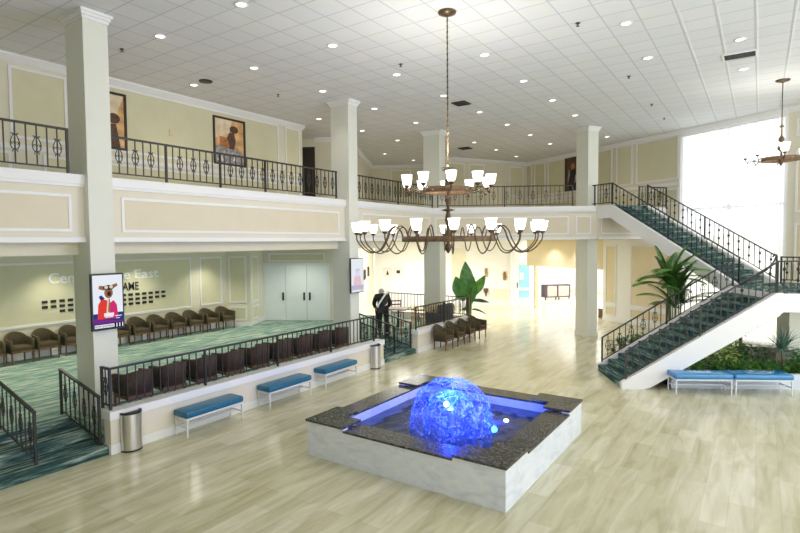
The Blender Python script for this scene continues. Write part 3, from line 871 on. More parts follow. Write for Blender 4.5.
def screen(label, x, y0, y1, z0, z1, kind):
    t = thing('wall_screen', label, 'screen', (x, (y0 + y1) / 2, z0))
    w = y1 - y0; h = z1 - z0
    MB().rbox(.05, .10, -w / 2, w / 2, 0, h, .008, 1).build('casing', M['black'], t)
    b = MB(); b.box(0, .05, -.12, .12, h * .25, h * .32); b.box(0, .05, -.12, .12, h * .65, h * .72); b.build('bracket', M['black'], t)
    s = bpy.data.objects.new('display', None); 
    ms = [SC['white'], SC['red'], SC['mag'], SC['blue'], SC['purp'], SC['brown'], SC['dark'], SC['cream'], SC['navy'], SC['letter'], SC['pale'], SC['pink'], SC['lav'], SC['grey']]
    if kind == 0:
        P = [(rc(-.45, .45, .03, .97), 0), (rc(-.45, .45, .03, .30), 4), ([(-.45, .22), (.45, .14), (.45, .30), (-.45, .30)], 3),
             ([(-.33, .20), (-.30, .46), (-.18, .56), (-.02, .52), (.0, .2)], 1), ([(0, .2), (.02, .46), (.16, .52), (.26, .44), (.30, .2)], 2),
             ([(-.22, .52), (-.28, .60), (-.20, .62), (-.10, .56)], 3),
             (ell(.02, .66, .13, .10), 5), ([(-.10, .70), (-.28, .73), (-.26, .79), (-.12, .78)], 5), ([(.12, .72), (.30, .77), (.28, .82), (.10, .79)], 5),
             (ell(.02, .75, .17, .045), 6), (ell(-.05, .755, .055, .03), 7), (ell(.10, .76, .055, .03), 7), (ell(.03, .64, .06, .045), 6),
             ([(-.07, .30), (-.02, .56), (.06, .56), (.02, .30)], 7), ([(-.02, .32), (.02, .54), (.05, .54), (.05, .32)], 5),
             (rc(-.14, .16, .24, .30), 9), (rc(-.11, .13, .22, .235), 9), (rc(.20, .40, .23, .245), 9), (rc(.22, .34, .19, .2), 9),
             (rc(-.45, .45, .03, .12), 8), (rc(-.43, .16, .045, .105), 9)]
        P += [(rc(.22 + .09 * i, .25 + .09 * i, .04, .11), 9) for i in range(3)]
    else:
        P = [(rc(-.46, .46, .02, .98), 0), (rc(-.46, .46, .02, .22), 12), ([(-.32, .22), (-.22, .48), (.2, .5), (.32, .22)], 11), (ell(.0, .56, .16, .10), 10), (ell(.02, .66, .2, .04), 13), (rc(-.46, .46, .02, .10), 13), (rc(-.40, .2, .045, .08), 0)]
    o = flat(P, ms, 'display', t, w, h); o.location = (.102, 0, 0)
    if kind == 0:
        wall_text('NOW SHOWING', w * .56, h * .038, SC['navy'], 'caption', o, (.014, -w * .42, h * .056), 0)
    bpy.data.objects.remove(s)
    return t
screen('lit poster screen on the first column, showing an animal in red', -10.05, 4.755, 5.355, 2.03, 3.075, 0)
screen('pale lit poster screen on the second column', -10.05, 12.08, 12.70, 2.10, 3.14, 1)

# lettering and plaques on the lounge wall
XW = -16.84
t = thing('wall_lettering', 'raised white lettering Center Stage East on the olive lounge wall', 'sign', (XW, 6.9, 2.5))
ml = mat('white_raised_letters', (.93, .94, .94), .35); mb = mat('black_raised_letters', (.02, .02, .018), .4)
wall_text('Center', 1.25, .31, ml, 'word', t, (0, 0, 0)); wall_text('Stage', 1.02, .31, ml, 'word', t, (0, 1.36, 0)); wall_text('East', .82, .31, ml, 'word', t, (0, 2.53, 0))
t = thing('wall_lettering', 'raised black lettering HALL OF FAME over the rows of plaques', 'sign', (XW, 7.68, 2.13))
wall_text('HALL OF', .98, .27, mb, 'word', t, (0, .15, 0)); wall_text('FAME', .64, .27, mb, 'word', t, (0, 1.23, 0))
pm_ = MB().rbox(0, .02, -.075, .075, -.04, .04, .006, 1).mesh('plaque', mat('dark_bronze_plaque', (.03, .025, .02), .35, metal=.3))
for r in range(3):
    for c in range(17):
        if r == 2 and (c < 2 or c > 14): continue
        o = put('wall_plaque', pm_, None, (XW, 6.78 + .227 * c, 1.985 - .148 * r))
        tag(o, 'small dark plaque under the lettering, %s row, %s from the curtainless left end' % (['top', 'middle', 'bottom'][r], ordinal(c + 1)) if False else
            'small dark plaque under the wall lettering, %s row, %s column from left' % (['top', 'middle', 'bottom'][r], ordinal(c + 1)), 'plaque', 'plaques on the lettered wall')

# ------------------------------------------------------------------ portraits and wall pieces
def pic(label, A, h, w, z0, z1, shapes, mats, frame=.055, fm=None, cat='picture'):
    t = thing('framed_picture', label, cat, (A[0], A[1], z0), hd(h)); H_ = z1 - z0
    b = MB(); b.box(0, frame, -.05, 0, 0, H_); b.box(w - frame, w, -.05, 0, 0, H_); b.box(frame, w - frame, -.05, 0, 0, frame); b.box(frame, w - frame, -.05, 0, H_ - frame, H_)
    b.build('frame', fm or M['frame'], t)
    c = MB()
    for i, (poly, mi) in enumerate(shapes):
        c.add([(frame + (w - 2 * frame) * p[0], -.012 - .0008 * i, frame + (H_ - 2 * frame) * p[1]) for p in poly], [tuple(range(len(poly)))], mi)
    c.build('canvas', mats, t)
    return t
M['frame'] = mat('dark_walnut_frame', (.035, .02, .012), .4)
PM = [mat('paint_amber', (.72, .40, .18), .6, noise=.5, nscale=3), mat('paint_cream', (.80, .66, .45), .6, noise=.2, nscale=4), mat('paint_dark_brown', (.10, .05, .03), .6, noise=.4, nscale=14),
      mat('paint_grey', (.33, .31, .32), .6, noise=.6, nscale=14), mat('paint_rust', (.45, .17, .06), .6, noise=.4, nscale=8), mat('paint_black', (.02, .015, .012), .6), mat('paint_white', (.82, .80, .76), .6)]
full = rc(0, 1, 0, 1)
fig = [(full, 0), ([(0, .55), (0, 1), (.6, 1), (.5, .7)], 1), ([(0, 0), (0, .35), (.25, .45), (.95, .3), (1, 0)], 3),
       ([(.38, .35), (.42, .60), (.50, .72), (.66, .72), (.72, .55), (.66, .34)], 2), (ell(.66, .80, .15, .085), 2), ([(.40, .62), (.30, .42), (.42, .33), (.5, .40)], 4),
       (rc(.16, .36, .38, .60), 4), ([(.30, .28), (.45, .36), (.62, .3), (.8, .2), (.72, .05), (.4, .05)], 3), ([(.05, .05), (.2, .2), (.3, .05)], 6), ([(.6, .08), (.68, .22), (.76, .08)], 6)]
pic('framed portrait of a seated figure on amber, between first and second columns', (-13.7, 10.22), H1, 1.19, 6.02, 7.47, fig, PM)
fig2 = [(full, 0), ([(0, .6), (0, 1), (1, 1), (.8, .6)], 1), ([(.25, 0), (.3, .4), (.8, .45), (.9, 0)], 2), (ell(.75, .55, .15, .10), 2), ([(.1, .1), (.3, .35), (.6, .1)], 4)]
pic('framed amber portrait half hidden behind the first column', (-13.7, 6.40), H1, 1.17, 6.03, 7.47, fig2, PM)
fig3 = [(full, 2), ([(.2, 0), (.3, .6), (.7, .65), (.85, 0)], 5), (ell(.5, .75, .16, .1), 4), ([(.1, .2), (.3, .5), (.2, .7)], 3), ([(.6, .2), (.7, .5), (.9, .3)], 3)]
pp = along(W0, H3, 3.0)
pic('dark framed portrait on the back balcony wall beside the staircase column', pp, H3, 1.0, 6.0, 7.6, fig3, PM)
ph = [(full, 6), (rc(.25, .75, .25, .7), 5)]
ph2 = [(full, 6), ([(.3, .2), (.45, .8), (.6, .5), (.7, .2)], 5)]
thin = mat('pale_picture_frame', (.75, .74, .76), .4)
fa = along((-18.1, 24.1), H2, .55)
pic('pale framed photograph on the white foyer wall, nearer the side pictures', along((-18.1, 24.1), H2, .50), H2, .48, 1.62, 2.18, ph2, PM, .05, thin)
pic('pale framed photograph on the white foyer wall, nearer the corner column', along((-18.1, 24.1), H2, 1.10), H2, .50, 1.70, 2.18, ph, PM, .05, thin)
lg = mat('slate_blue_print', (.16, .15, .22), .5, noise=.4, nscale=8)
for i, (s, z) in enumerate(((2.1, 1.45), (3.3, 1.72), (4.5, 1.78), (5.8, 1.86))):
    a = along(Q, -30, s)
    pic('slate coloured framed print on the white side wall, %s from the pale screen' % ordinal(i + 1), a, -30, .42, z, z + .5, [(full, 0), (rc(.2, .8, .5, .8), 1)], [lg, PM[6]], .04, M['frame'])
def plaque(label, A, h, z, m, w=.3, hh=.6):
    t = thing('wall_sconce', label, 'wall ornament', (A[0], A[1], z), hd(h))
    MB().rbox(-w * .3, w * .3, -.04, 0, -hh * .4, hh * .4, .015, 2).build('backplate', m, t)
    b = MB()
    for k in range(7):
        a = k * .9
        b.leaf((0, -.04, -.1 + .05 * k), (math.cos(a) * .6, -.35, .5), .22, .10, .6, 3)
    b.build('scrollwork', m, t)
fb = (-18.1, 24.1)
gold = mat('antique_gold', (.42, .27, .10), .4, metal=.5, noise=.3, nscale=20)
plaque('gilded ornament on the white foyer wall, next to the banana plant', along(fb, H2, 6.28), H2, 1.85, mat('pale_gilt', (.50, .42, .25), .4, metal=.4), .3, .6)
plaque('gilded ornament on the white foyer wall, next to the blue door', along(fb, H2, 7.3), H2, 1.65, gold, .3, .55)
t = thing('wall_urn', 'dark bronze urn bracket low on the white foyer wall', 'wall ornament', (*along(fb, H2, 6.25, -.16), .55), hd(H2))
MB().lathe([(.0, 0), (.03, .0), (.05, .15), (.13, .3), (.14, .42), (.11, .45), (0, .43)], 12).build('bowl', M['bronze'], t, smooth=True)
MB().box(-.05, .05, .1, .155, .12, .35).build('bracket', M['bronze'], t)
# light switch on the upper wall
t = tag(MB().rbox(-13.7, -13.67, 8.78, 8.90, 6.63, 6.80, .008, 1).build('wall_thermostat', mat('beige_plastic', (.75, .62, .40), .4)), 'small beige thermostat on the upper wall between the portraits', 'thermostat')

# blue glazed door standing at the foyer corner
t = thing('glazed_door', 'white framed door with two light blue glass panes', 'door', (*along((-11.25, 28.05), H2, 0), 0), hd(H2))
b = MB(); b.box(0, .16, -.03, .03, 0, 2.4); b.box(.74, .9, -.03, .03, 0, 2.4); b.box(.16, .74, -.03, .03, 2.28, 2.4); b.box(.16, .74, -.03, .03, .86, 1.02); b.box(.16, .74, -.03, .03, 0, .45)
b.build('frame', M['white'], t)
MB().box(.16, .74, -.01, .01, 1.02, 2.28).build('upper_pane', mat('light_blue_glass', (.36, .68, .90), .15), t)
MB().box(.16, .74, -.01, .01, .45, .86).build('lower_pane', mat('light_blue_glass_low', (.36, .68, .90), .15), t)
b = MB(); b.box(.06, .10, -.07, -.03, 1.0, 1.3); b.build('handle', M['iron'], t)
MB().box(.22, .42, -.016, -.01, 1.45, 1.85).build('notice', M['white'], t)
# wood jamb beside it
struct(MB().box(0, .12, -.1, .1, 0, 2.3).build('trim_4', mat('warm_wood_jamb', (.68, .55, .38), .5), None, loc=(*along(W0, H3, .45, .3), 0), rotz=hd(H3)))

# cabinet in the white room
t = thing('display_cabinet', 'dark framed two bay cabinet in the white room beyond the foyer', 'cabinet', (-10.4, 32.4, 0), hd(42))
b = MB(); b.box(-.85, -.70, -.25, .25, .15, .92); b.box(.78, .85, -.25, .25, .15, .92); b.box(-.78, .78, -.25, .25, .86, .92); b.box(-.78, .78, -.25, .25, .15, .2); b.box(-.04, .04, -.26, .25, .2, .86)
b.build('body', mat('dark_cabinet_wood', (.05, .03, .05), .4), t)
MB().box(-.78, -.05, -.235, -.21, .22, .85).build('door', mat('pale_cabinet_panel', (.40, .33, .30), .5), t)
MB().box(.05, .78, -.235, -.21, .22, .85).build('door', mat('pale_cabinet_panel_two', (.40, .33, .30), .5), t)
for sx in (-.8, -.1, .1, .8):
    MB().tube([(sx, -.2, 0), (sx, -.2, .16)], .035, 6).build('foot', M['black'], t)
t = thing('storage_box', 'dark brown box on the floor behind the staircase column', 'box', (*along((-5.5, 25.5), H3, -.4), 0), hd(H3))
MB().rbox(-.3, .3, -.25, .25, .0, .38, .02, 2).build('body', mat('dark_brown_box', (.09, .05, .03), .5), t)
MB().rbox(-.32, .32, -.27, .27, .38, .44, .015, 2).build('lid', M['wood'], t)
t = thing('teal_bin', 'small pale teal bin just inside the white room opening', 'bin', (-11.6, 31.0, 0))
MB().lathe([(.0, 0), (.18, 0), (.22, .5), (.2, .5), (.17, .03), (0, .03)], 16).build('body', mat('pale_teal_plastic', (.45, .75, .68), .4), t)
MB().lathe([(.22, .5), (.235, .51), (.22, .53), (.20, .52)], 16).build('rim', mat('white_plastic', (.8, .8, .8), .4), t)

# ------------------------------------------------------------------ platform furniture behind the far curb
def wood_chair(name, label, loc, rz, m, up=None):
    t = thing(name, label, 'chair', loc, rz)
    MB().rbox(-.2, .22, -.21, .21, .43, .47, .012, 2).build('seat', up or m, t)
    for sx, sy, h_ in ((.19, .18, .43), (.19, -.18, .43), (-.19, .18, .9), (-.19, -.18, .9)):
        MB().tube([(sx, sy, 0), (sx * (1.0 if sx > 0 else 1.12), sy, h_)], .018, 5).build('leg', m, t)
    b = MB()
    for z in (.58, .70, .84): b.box(-.225, -.195, -.18, .18, z, z + .05)
    b.build('backrest', m, t)
    return t
lw = mat('honey_wood', (.42, .26, .10), .5, noise=.2, nscale=14); yl = mat('golden_yellow_seat', (.75, .46, .08), .5)
wood_chair('side_chair', 'golden yellow chair in front of the corner column', (-10.2, 16.95, ZT), R(160), yl, yl)
wood_chair('side_chair', 'honey wood chair behind the far curb, nearest the steps', (-10.0, 15.15, ZT), R(200), lw)
wood_chair('side_chair', 'honey wood chair behind the far curb, next to the golden chair', (-10.15, 16.1, ZT), R(150), lw)
wood_chair('side_chair', 'dark wood chair across the dark table on the terrace', (-11.6, 16.9, ZT), R(-40), M['wood'])
t = thing('cafe_table', 'dark square table on the carpeted terrace by the wood chairs', 'table', (-10.95, 16.0, ZT), R(20))
MB().rbox(-.38, .38, -.38, .38, .70, .74, .01, 2).build('table_top', M['wood'], t)
MB().tube([(0, 0, .03), (0, 0, .70)], .035, 8).build('pedestal', M['black'], t)
MB().lathe([(.0, 0), (.26, 0), (.26, .02), (.05, .05), (0, .05)], 16).build('base', M['black'], t)
t = thing('loveseat', 'charcoal loveseat behind the railing near the banana plant', 'sofa', (-9.80, 16.95, ZT), R(180))
gy = mat('charcoal_upholstery', (.09, .085, .095), .85, noise=.2, nscale=30)
MB().rbox(-.3, .3, -.45, .45, .12, .42, .04, 2).build('seat', gy, t); MB().rbox(-.38, -.2, -.48, .48, .12, .88, .05, 3).build('backrest', gy, t)
for s in (-1, 1): MB().rbox(-.34, .3, s * .42 - .07, s * .42 + .07, .12, .60, .04, 2).build('armrest', gy, t)
for sx in (-.28, .26):
    for sy in (-.4, .4): MB().tube([(sx, sy, 0), (sx, sy, .13)], .025, 6).build('leg', M['black'], t)

# ------------------------------------------------------------------ chandeliers
def shade_mesh(s=1.0):
    b = MB(); b.lathe([(.03 * s, 0), (.07 * s, .02 * s), (.098 * s, .09 * s), (.105 * s, .16 * s), (.122 * s, .225 * s), (.112 * s, .22 * s), (.095 * s, .16 * s), (.088 * s, .09 * s), (.05 * s, .03 * s), (0, .025 * s)], 14)
    return b.mesh('glass_shade', M['bulb'], True)
def arm_mesh(r0, z0, r1, z1, kind, rad=.012):
    b = MB()
    if kind == 'loop':     # rises, swoops below the ring and up to the cup
        pts = [(r0, 0, z0), (r0 + .06, 0, z0 + .17), (r0 + .16, 0, z0 + .24), (r0 + .26, 0, z0 + .16), (r0 + .33, 0, z0 - .02), (r0 + .44, 0, z0 - .19), (r0 + .58, 0, z0 - .24), (r0 + .72, 0, z0 - .18), (r1 - .01, 0, z0 - .02), (r1, 0, z1)]
    else:
        pts = [(r0, 0, z0), (r0 + .10, 0, z0 - .03), (r0 + .22, 0, z0 + .01), (r0 + .34, 0, z0 - .06), (r1 - .06, 0, z0 - .05), (r1, 0, z0 + .03), (r1, 0, z1)]
    # smooth with catmull-rom
    P = [Vector(p) for p in pts]; out = []
    for i in range(len(P) - 1):
        a, p, q, d = P[max(i - 1, 0)], P[i], P[i + 1], P[min(i + 2, len(P) - 1)]
        for k in range(4):
            u = k / 4
            out.append(.5 * ((2 * p) + (q - a) * u + (2 * a - 5 * p + 4 * q - d) * u * u + (3 * p - a - 3 * q + d) * u ** 3))
    out.append(P[-1])
    b.tube(out, rad, 6)
    b.lathe([(0, -.02), (.03, -.015), (.045, .01), (.05, .03), (.0, .03)], 10, (r1, 0, z1 - .015))
    return b.mesh('arm', M['bronze'], True)
def tier(t, n, phase, ring_r, zr, arm_r, zcup, kind, s=1.0, label=None):
    b = MB(); b.lathe([(ring_r - .03, zr - .04), (ring_r + .02, zr - .045), (ring_r + .03, zr), (ring_r + .02, zr + .05), (ring_r - .03, zr + .045), (ring_r - .03, zr - .04)], 48)
    b.build('ring_band', M['band'], t, smooth=False)
    b = MB()
    for k in range(4):
        a = k * PI / 2 + .4
        b.tube([(0, 0, zr + .0), (ring_r * math.cos(a), ring_r * math.sin(a), zr)], .012, 5)
    b.build('ring_spoke', M['bronze'], t)
    am = arm_mesh(ring_r, zr, arm_r, zcup, kind); sm = shade_mesh(s)
    for k in range(n):
        a = phase + 2 * PI * k / n
        o = put('arm', am, t, (0, 0, 0), a)
        put('glass_shade', sm, o, (arm_r, 0, zcup + .01))
CHX, CHY = -4.82, 8.71
t = thing('chandelier', 'large two tier bronze chandelier with many white glass shades over the fountain', 'chandelier', (CHX, CHY, ZC))
vd = math.atan2(-CHY, -CHX)
dz = -ZC
tier(t, 18, vd + R(3), .84, 3.65 + dz, 1.70, 3.77 + dz, 'loop', .82)
tier(t, 10, vd + R(4), .45, 4.55 + dz, .80, 4.615 + dz, 'low', .84)
b = MB(); b.lathe([(0, 0), (.17, 0), (.16, -.03), (.08, -.06), (.02, -.08), (0, -.08)], 20); b.build('canopy', M['bronze'], t, smooth=True)
b = MB()
z = -.08
lk = 0
b.tube([(0, 0, -.06), (0, 0, 5.0 + dz)], .006, 5)
while z > 5.0 + dz:
    pts = [((.014 * math.cos(a)) * (1 if lk % 2 else 0), (.014 * math.cos(a)) * (0 if lk % 2 else 1), z - .03 + .032 * math.sin(a)) for a in [2 * PI * q / 8 for q in range(9)]]
    b.tube(pts, .0055, 4, cap=False); z -= .05; lk += 1
b.build('chain', M['bronze'], t)
b = MB(); b.lathe([(0, 5.03), (.02, 5.02), (.025, 4.95), (.12, 4.93), (.03, 4.90), (.025, 4.78), (.055, 4.74), (.06, 4.66), (.025, 4.6), (.022, 4.45), (.06, 4.42), (.065, 4.36), (.03, 4.3), (.028, 4.22), (.14, 4.19), (.03, 4.16),
                    (.05, 4.08), (.06, 4.0), (.03, 3.9), (.035, 3.75), (.08, 3.70), (.08, 3.64), (.03, 3.58), (.07, 3.52), (.055, 3.46), (.02, 3.40), (0, 3.38)][::-1], 16, (0, 0, dz)); b.build('central_stem', M['bronze'], t, smooth=True)
b = MB()
for k in range(6):
    a = k * PI / 3; b.leaf((0, 0, 4.93 + dz), (math.cos(a), math.sin(a), .9), .17, .05, .8, 3)
b.build('leaf_crown', M['band'], t)
CX2, CY2 = .41, 17.51
t = thing('chandelier', 'smaller single tier bronze chandelier hanging before the tall window', 'chandelier', (CX2, CY2, ZC))
tier(t, 8, vd + .35, .42, 5.72 + dz, .80, 5.80 + dz, 'low', 1.0)
b = MB(); b.lathe([(0, 0), (.17, 0), (.16, -.03), (.06, -.06), (.02, -.08), (0, -.08)], 18); b.build('canopy', M['bronze'], t, smooth=True)
b = MB(); b.tube([(0, 0, -.05), (0, 0, 6.6 + dz)], .012, 6); b.build('hanging_rod', M['bronze'], t)
b = MB(); b.lathe([(0, 5.54), (.02, 5.56), (.06, 5.64), (.06, 5.70), (.03, 5.78), (.025, 5.92), (.08, 5.98), (.085, 6.04), (.03, 6.1), (.03, 6.18), (.07, 6.22), (.06, 6.28), (.02, 6.34), (.02, 6.55), (.06, 6.58), (.02, 6.62), (0, 6.63)], 14, (0, 0, dz)); b.build('central_stem', M['bronze'], t, smooth=True)

# ------------------------------------------------------------------ ceiling fittings
DL = {-12.45: [8.74, 13.53, 15.9, 18.25], -10.1: [6.34, 8.74, 11.15, 13.53, 15.95, 18.2, 20.55, 22.8, 25.2], -7.62: [6.34, 8.74, 11.15, 13.53, 15.9, 18.17, 20.47, 22.85],
      -5.22: [11.15, 13.53, 15.87, 18.2, 22.7], -2.23: [11.15, 13.53], -.43: [13.43, 15.81], -14.8: [20.6, 23.1]}
dm_r = MB().lathe([(.115, 0), (.12, -.012), (.095, -.02), (.085, -.004), (.085, 0)], 20).mesh('trim_ring', M['white'], True)
dm_l = MB().lathe([(.0, -.008), (.086, -.006)], 20).mesh('lens', M['lens'])
xs = sorted(DL)
for ci, x in enumerate(xs):
    for ri, y in enumerate(DL[x]):
        t = thing('ceiling_downlight', 'recessed round downlight, %s in the %s ceiling row from the portrait wall' % (ordinal(ri + 1), ordinal(ci + 1)), 'downlight', (x, y, ZC - .001), 0, 'recessed ceiling downlights')
        put('trim_ring', dm_r, t); put('lens', dm_l, t)
def vent(label, x, y, w, d, rz=0):
    t = thing('ceiling_vent', label, 'vent', (x, y, ZC - .001), rz)
    b = MB(); b.box(-w, w, -d, -d + .04, -.03, 0); b.box(-w, w, d - .04, d, -.03, 0); b.box(-w, -w + .04, -d + .04, d - .04, -.03, 0); b.box(w - .04, w, -d + .04, d - .04, -.03, 0); b.build('frame', M['white'] if w > .3 else M['black'], t)
    b = MB()
    for k in range(5):
        y0 = -d + .06 + (2 * d - .12) * k / 5; b.box(-w + .04, w - .04, y0, y0 + .03, -.025, -.004)
    b.build('louvre', M['iron'], t)
    MB().box(-w + .04, w - .04, -d + .04, d - .04, -.004, -.001).build('duct', M['black'], t)
vent('dark square ceiling vent over the right end of the room', -.47, 14.58, .34, .28)
vent('dark ceiling vent beyond the large chandelier', -7.59, 14.56, .22, .22)
vent('dark ceiling vent far over the back balcony', -11.06, 21.57, .25, .25)
t = thing('ceiling_speaker', 'dark round ceiling grille above the upper walkway portraits', 'speaker', (-11.92, 8.72, ZC - .001))
MB().lathe([(.17, 0), (.17, -.02), (.14, -.03)], 20).build('ring', M['black'], t); MB().lathe([(.14, -.03), (0, -.035)], 20).build('grille', M['iron'], t)
sp = [(-11.43, 6.28), (-11.36, 10.68), (-7.1, 10.57), (-3.0, 10.61), (-2.87, 14.74), (-2.86, 18.15), (-2.83, 20.46)]
splab = ['by the first column', 'above the walkway portraits', 'left of the chandelier chain', 'right of the chandelier chain', 'midway to the tall window', 'next to the upper flight', 'near the window corner']
for (x, y), l in zip(sp, splab):
    t = thing('fire_sprinkler', 'small dark ceiling sprinkler head ' + l, 'sprinkler', (x, y, ZC), 0)
    MB().lathe([(.045, .02), (.045, 0), (.045, -.01), (.015, -.015), (.015, -.05), (0, -.05)], 10).build('escutcheon', M['bronze'], t)
    MB().lathe([(0, -.055), (.035, -.06), (0, -.065)], 10).build('deflector', M['iron'], t)
# white ceiling strips near the window (lighter grid members)
b = MB()
for x in (-1.33, -.73, -.13, .47): b.box(x - .012, x + .012, 11.0, 20.6 - .5 * (x + 1), ZC - .006, ZC)
struct(b.build('trim_5', M['white']))

# ------------------------------------------------------------------ planting under the stairs
pw = along(F0, H2, .95, .06)
b = MB(); b.box(0, 5.2, .125, .22, 0, .36); o = b.build('wall_planter', M['planter'], None, loc=(*along(F0, H2, 1.2), 0), rotz=hd(H2)); struct(o)
b = MB(); bed = [along(F0, H2, 1.2, .225), along(F0, H2, 6.0, .225), (3.4, 17.6), (.2, 19.9), (-3.0, 18.2), along(F0, H2, .9, 2.3), along(F0, H2, 1.3, 1.8)]
b.prism(bed, 0, .26); o = b.build('planting_bed', M['soil']); o['kind'] = 'stuff'; o['label'] = 'dark planting soil under the stairs'

def frond(b, base, az, el, L, droop, n=16, mi=0, w=.035, lf=.34):
    d = Vector((math.cos(az) * math.cos(el), math.sin(az) * math.cos(el), math.sin(el)))
    p = Vector(base); pts = [p.copy()]; S = 14
    for i in range(S):
        d = (d + Vector((0, 0, -droop / S))).normalized(); p = p + d * (L / S); pts.append(p.copy())
    b.tube(pts, [.014 * (1 - .8 * i / S) for i in range(S + 1)], 4, mi=mi)
    for i in range(2, n * 2):
        u = i / (n * 2) * S
        k = min(int(u), S - 1); q = pts[k].lerp(pts[k + 1], u - k); dd = (pts[k + 1] - pts[k]).normalized()
        side = dd.cross(Vector((0, 0, 1))); side = side.normalized() if side.length > .01 else Vector((1, 0, 0))
        t_ = i / (n * 2)
        ll = lf * (math.sin(PI * (.12 + .83 * t_)) ** .7)
        for s in (-1, 1):
            b.leaf(q, side * s * .8 + dd * .75 + Vector((0, 0, .22)), ll, w, .65, 3, .2, mi)
def palm(label, x, y, stems, top, L, mi='palm', z0=.255, azr=None):
    t = thing('areca_palm', label, 'palm', (x, y, z0))
    rnd = random.Random(int(x * 100))
    for k in range(stems):
        a = 2 * PI * k / stems; r = .05 + .08 * rnd.random()
        h = top * (.55 + .45 * rnd.random())
        tp = (r * math.cos(a) * 2.2, r * math.sin(a) * 2.2, h)
        MB().tube([(r * math.cos(a), r * math.sin(a), -.02), (tp[0] * .7, tp[1] * .7, h * .5), tp], [.03, .026, .02], 7).build('trunk', M['stem'], t)
        for q in range(8):
            az = rnd.random() * 2 * PI if azr is None else rnd.choice(azr) + rnd.uniform(-.45, .45)
            b = MB(); frond(b, tp, az, rnd.uniform(.6, 1.5), L * rnd.uniform(.8, 1.1), rnd.uniform(.9, 2.0), 20, 0, .042, .34)
            b.build('frond', M[mi], t)
    return t
# directions that stay between the two flights
azr = [R(30 + 180 - 8), R(-30 + 180 + 5), R(180), R(95), R(-85), R(5)]
palm('tall areca palm rising between the two stair flights', -2.05, 17.2, 5, 2.45, 1.2, azr=[R(192), R(175), R(210), R(150), R(20), R(35), R(-10), R(5), R(95), R(-90)])

def shrub(name, label, x, y, R_, H_, n, mi, L=.14, W=.07, z0=.26, seed=1, up=.2, cat='shrub', flat_=1.0):
    t = thing(name, label, cat, (x, y, z0)); rnd = random.Random(seed)
    s = MB()
    for k in range(7):
        a = 2 * PI * k / 7; s.tube([(0, 0, -.03), (R_ * .3 * math.cos(a), R_ * .3 * math.sin(a) * flat_, H_ * .5), (R_ * .65 * math.cos(a), R_ * .65 * math.sin(a) * flat_, H_ * .8)], [.012, .009, .004], 4)
    s.build('stem', M['stem'], t)
    b = MB()
    for k in range(n):
        a = rnd.random() * 2 * PI; u = rnd.random() ** .4; v = rnd.uniform(.05, 1)
        rr = R_ * u * math.sqrt(max(.05, 1 - (v * 1.6 - .7) ** 2 if v > .44 else 1))
        p = (rr * math.cos(a), rr * math.sin(a) * flat_, H_ * v)
        d = (math.cos(a) + rnd.uniform(-.6, .6), math.sin(a) + rnd.uniform(-.6, .6), up + rnd.uniform(-.3, .7))
        b.leaf(p, d, L * rnd.uniform(.7, 1.25), W * rnd.uniform(.8, 1.2), rnd.uniform(.2, .9), 3, .25)
    b.build('foliage', M[mi], t)
    return t
def spiky(name, label, x, y, n, L, mi, trunk_h=0, z0=.26, seed=1, W=.04, droop=.6, cat='plant'):
    t = thing(name, label, cat, (x, y, z0)); rnd = random.Random(seed)
    if trunk_h: MB().tube([(0, 0, -.02), (.02, 0, trunk_h * .5), (0, .01, trunk_h)], [.05, .045, .04], 8).build('trunk', M['trunk'], t)
    b = MB()
    for k in range(n):
        a = k * 2.399; el = rnd.uniform(-.2, 1.4)
        b.leaf((0, 0, trunk_h + rnd.uniform(-.12, .02)), (math.cos(a) * math.cos(el), math.sin(a) * math.cos(el), math.sin(el)), L * rnd.uniform(.75, 1.1), W, rnd.uniform(.2, droop), 5, .3, tip=.6)
    b.build('foliage', M[mi], t)
    return t
def bedpt(s, tt): return along(F0, H2, s, tt)
# low hedge along the planter front
for i in range(8):
    x, y = bedpt(1.35 + .46 * i, .60)
    shrub('hedge_plant', 'low glossy green hedge plant behind the blue benches, %s from the stair foot' % ordinal(i + 1), x, y, .30, .30, 170, ['leaf', 'leaf2', 'leaf'][i % 3], .11, .06, seed=10 + i, flat_=.8)['group'] = 'low hedge behind the blue benches'
x, y = bedpt(2.15, .95); spiky('cast_iron_plant', 'dark arching broad leaf plant low beneath the stair stringer', x, y, 34, .50, 'leaf3', 0, seed=3, W=.09, droop=1.4)
x, y = bedpt(2.75, 1.0); shrub('croton_shrub', 'bright yellow green shrub in the bed under the stairs', x, y, .42, .62, 260, 'leafyel', .15, .07, seed=4)
x, y = bedpt(3.15, 1.25); shrub('leafy_shrub', 'mid green shrub behind the yellow green one', x, y, .42, .70, 260, 'leaf2', .15, .08, seed=5)
x, y = bedpt(3.55, 1.0); shrub('leafy_shrub', 'dark green rounded shrub under the landing edge', x, y, .38, .60, 260, 'leaf3', .14, .07, seed=6)
x, y = bedpt(3.5, 1.45); spiky('cordyline', 'reddish purple cordyline standing under the landing', x, y, 46, .42, 'leafred', 1.0, seed=7, W=.06, droop=.9)
x, y = bedpt(4.15, .75); spiky('yucca', 'spiky blue green yucca with a short trunk beneath the landing', x, y, 70, .62, 'leafblue', .62, seed=8, W=.045, droop=.7)
x, y = bedpt(4.75, .8); shrub('leafy_shrub', 'green shrub at the right edge under the landing', x, y, .4, .55, 240, 'leaf', .15, .08, seed=9)
x, y = bedpt(5.0, 1.4); spiky('yucca', 'bright spiky plant at the right edge beneath the landing', x, y, 40, .6, 'leaf2', .3, seed=12, W=.05)
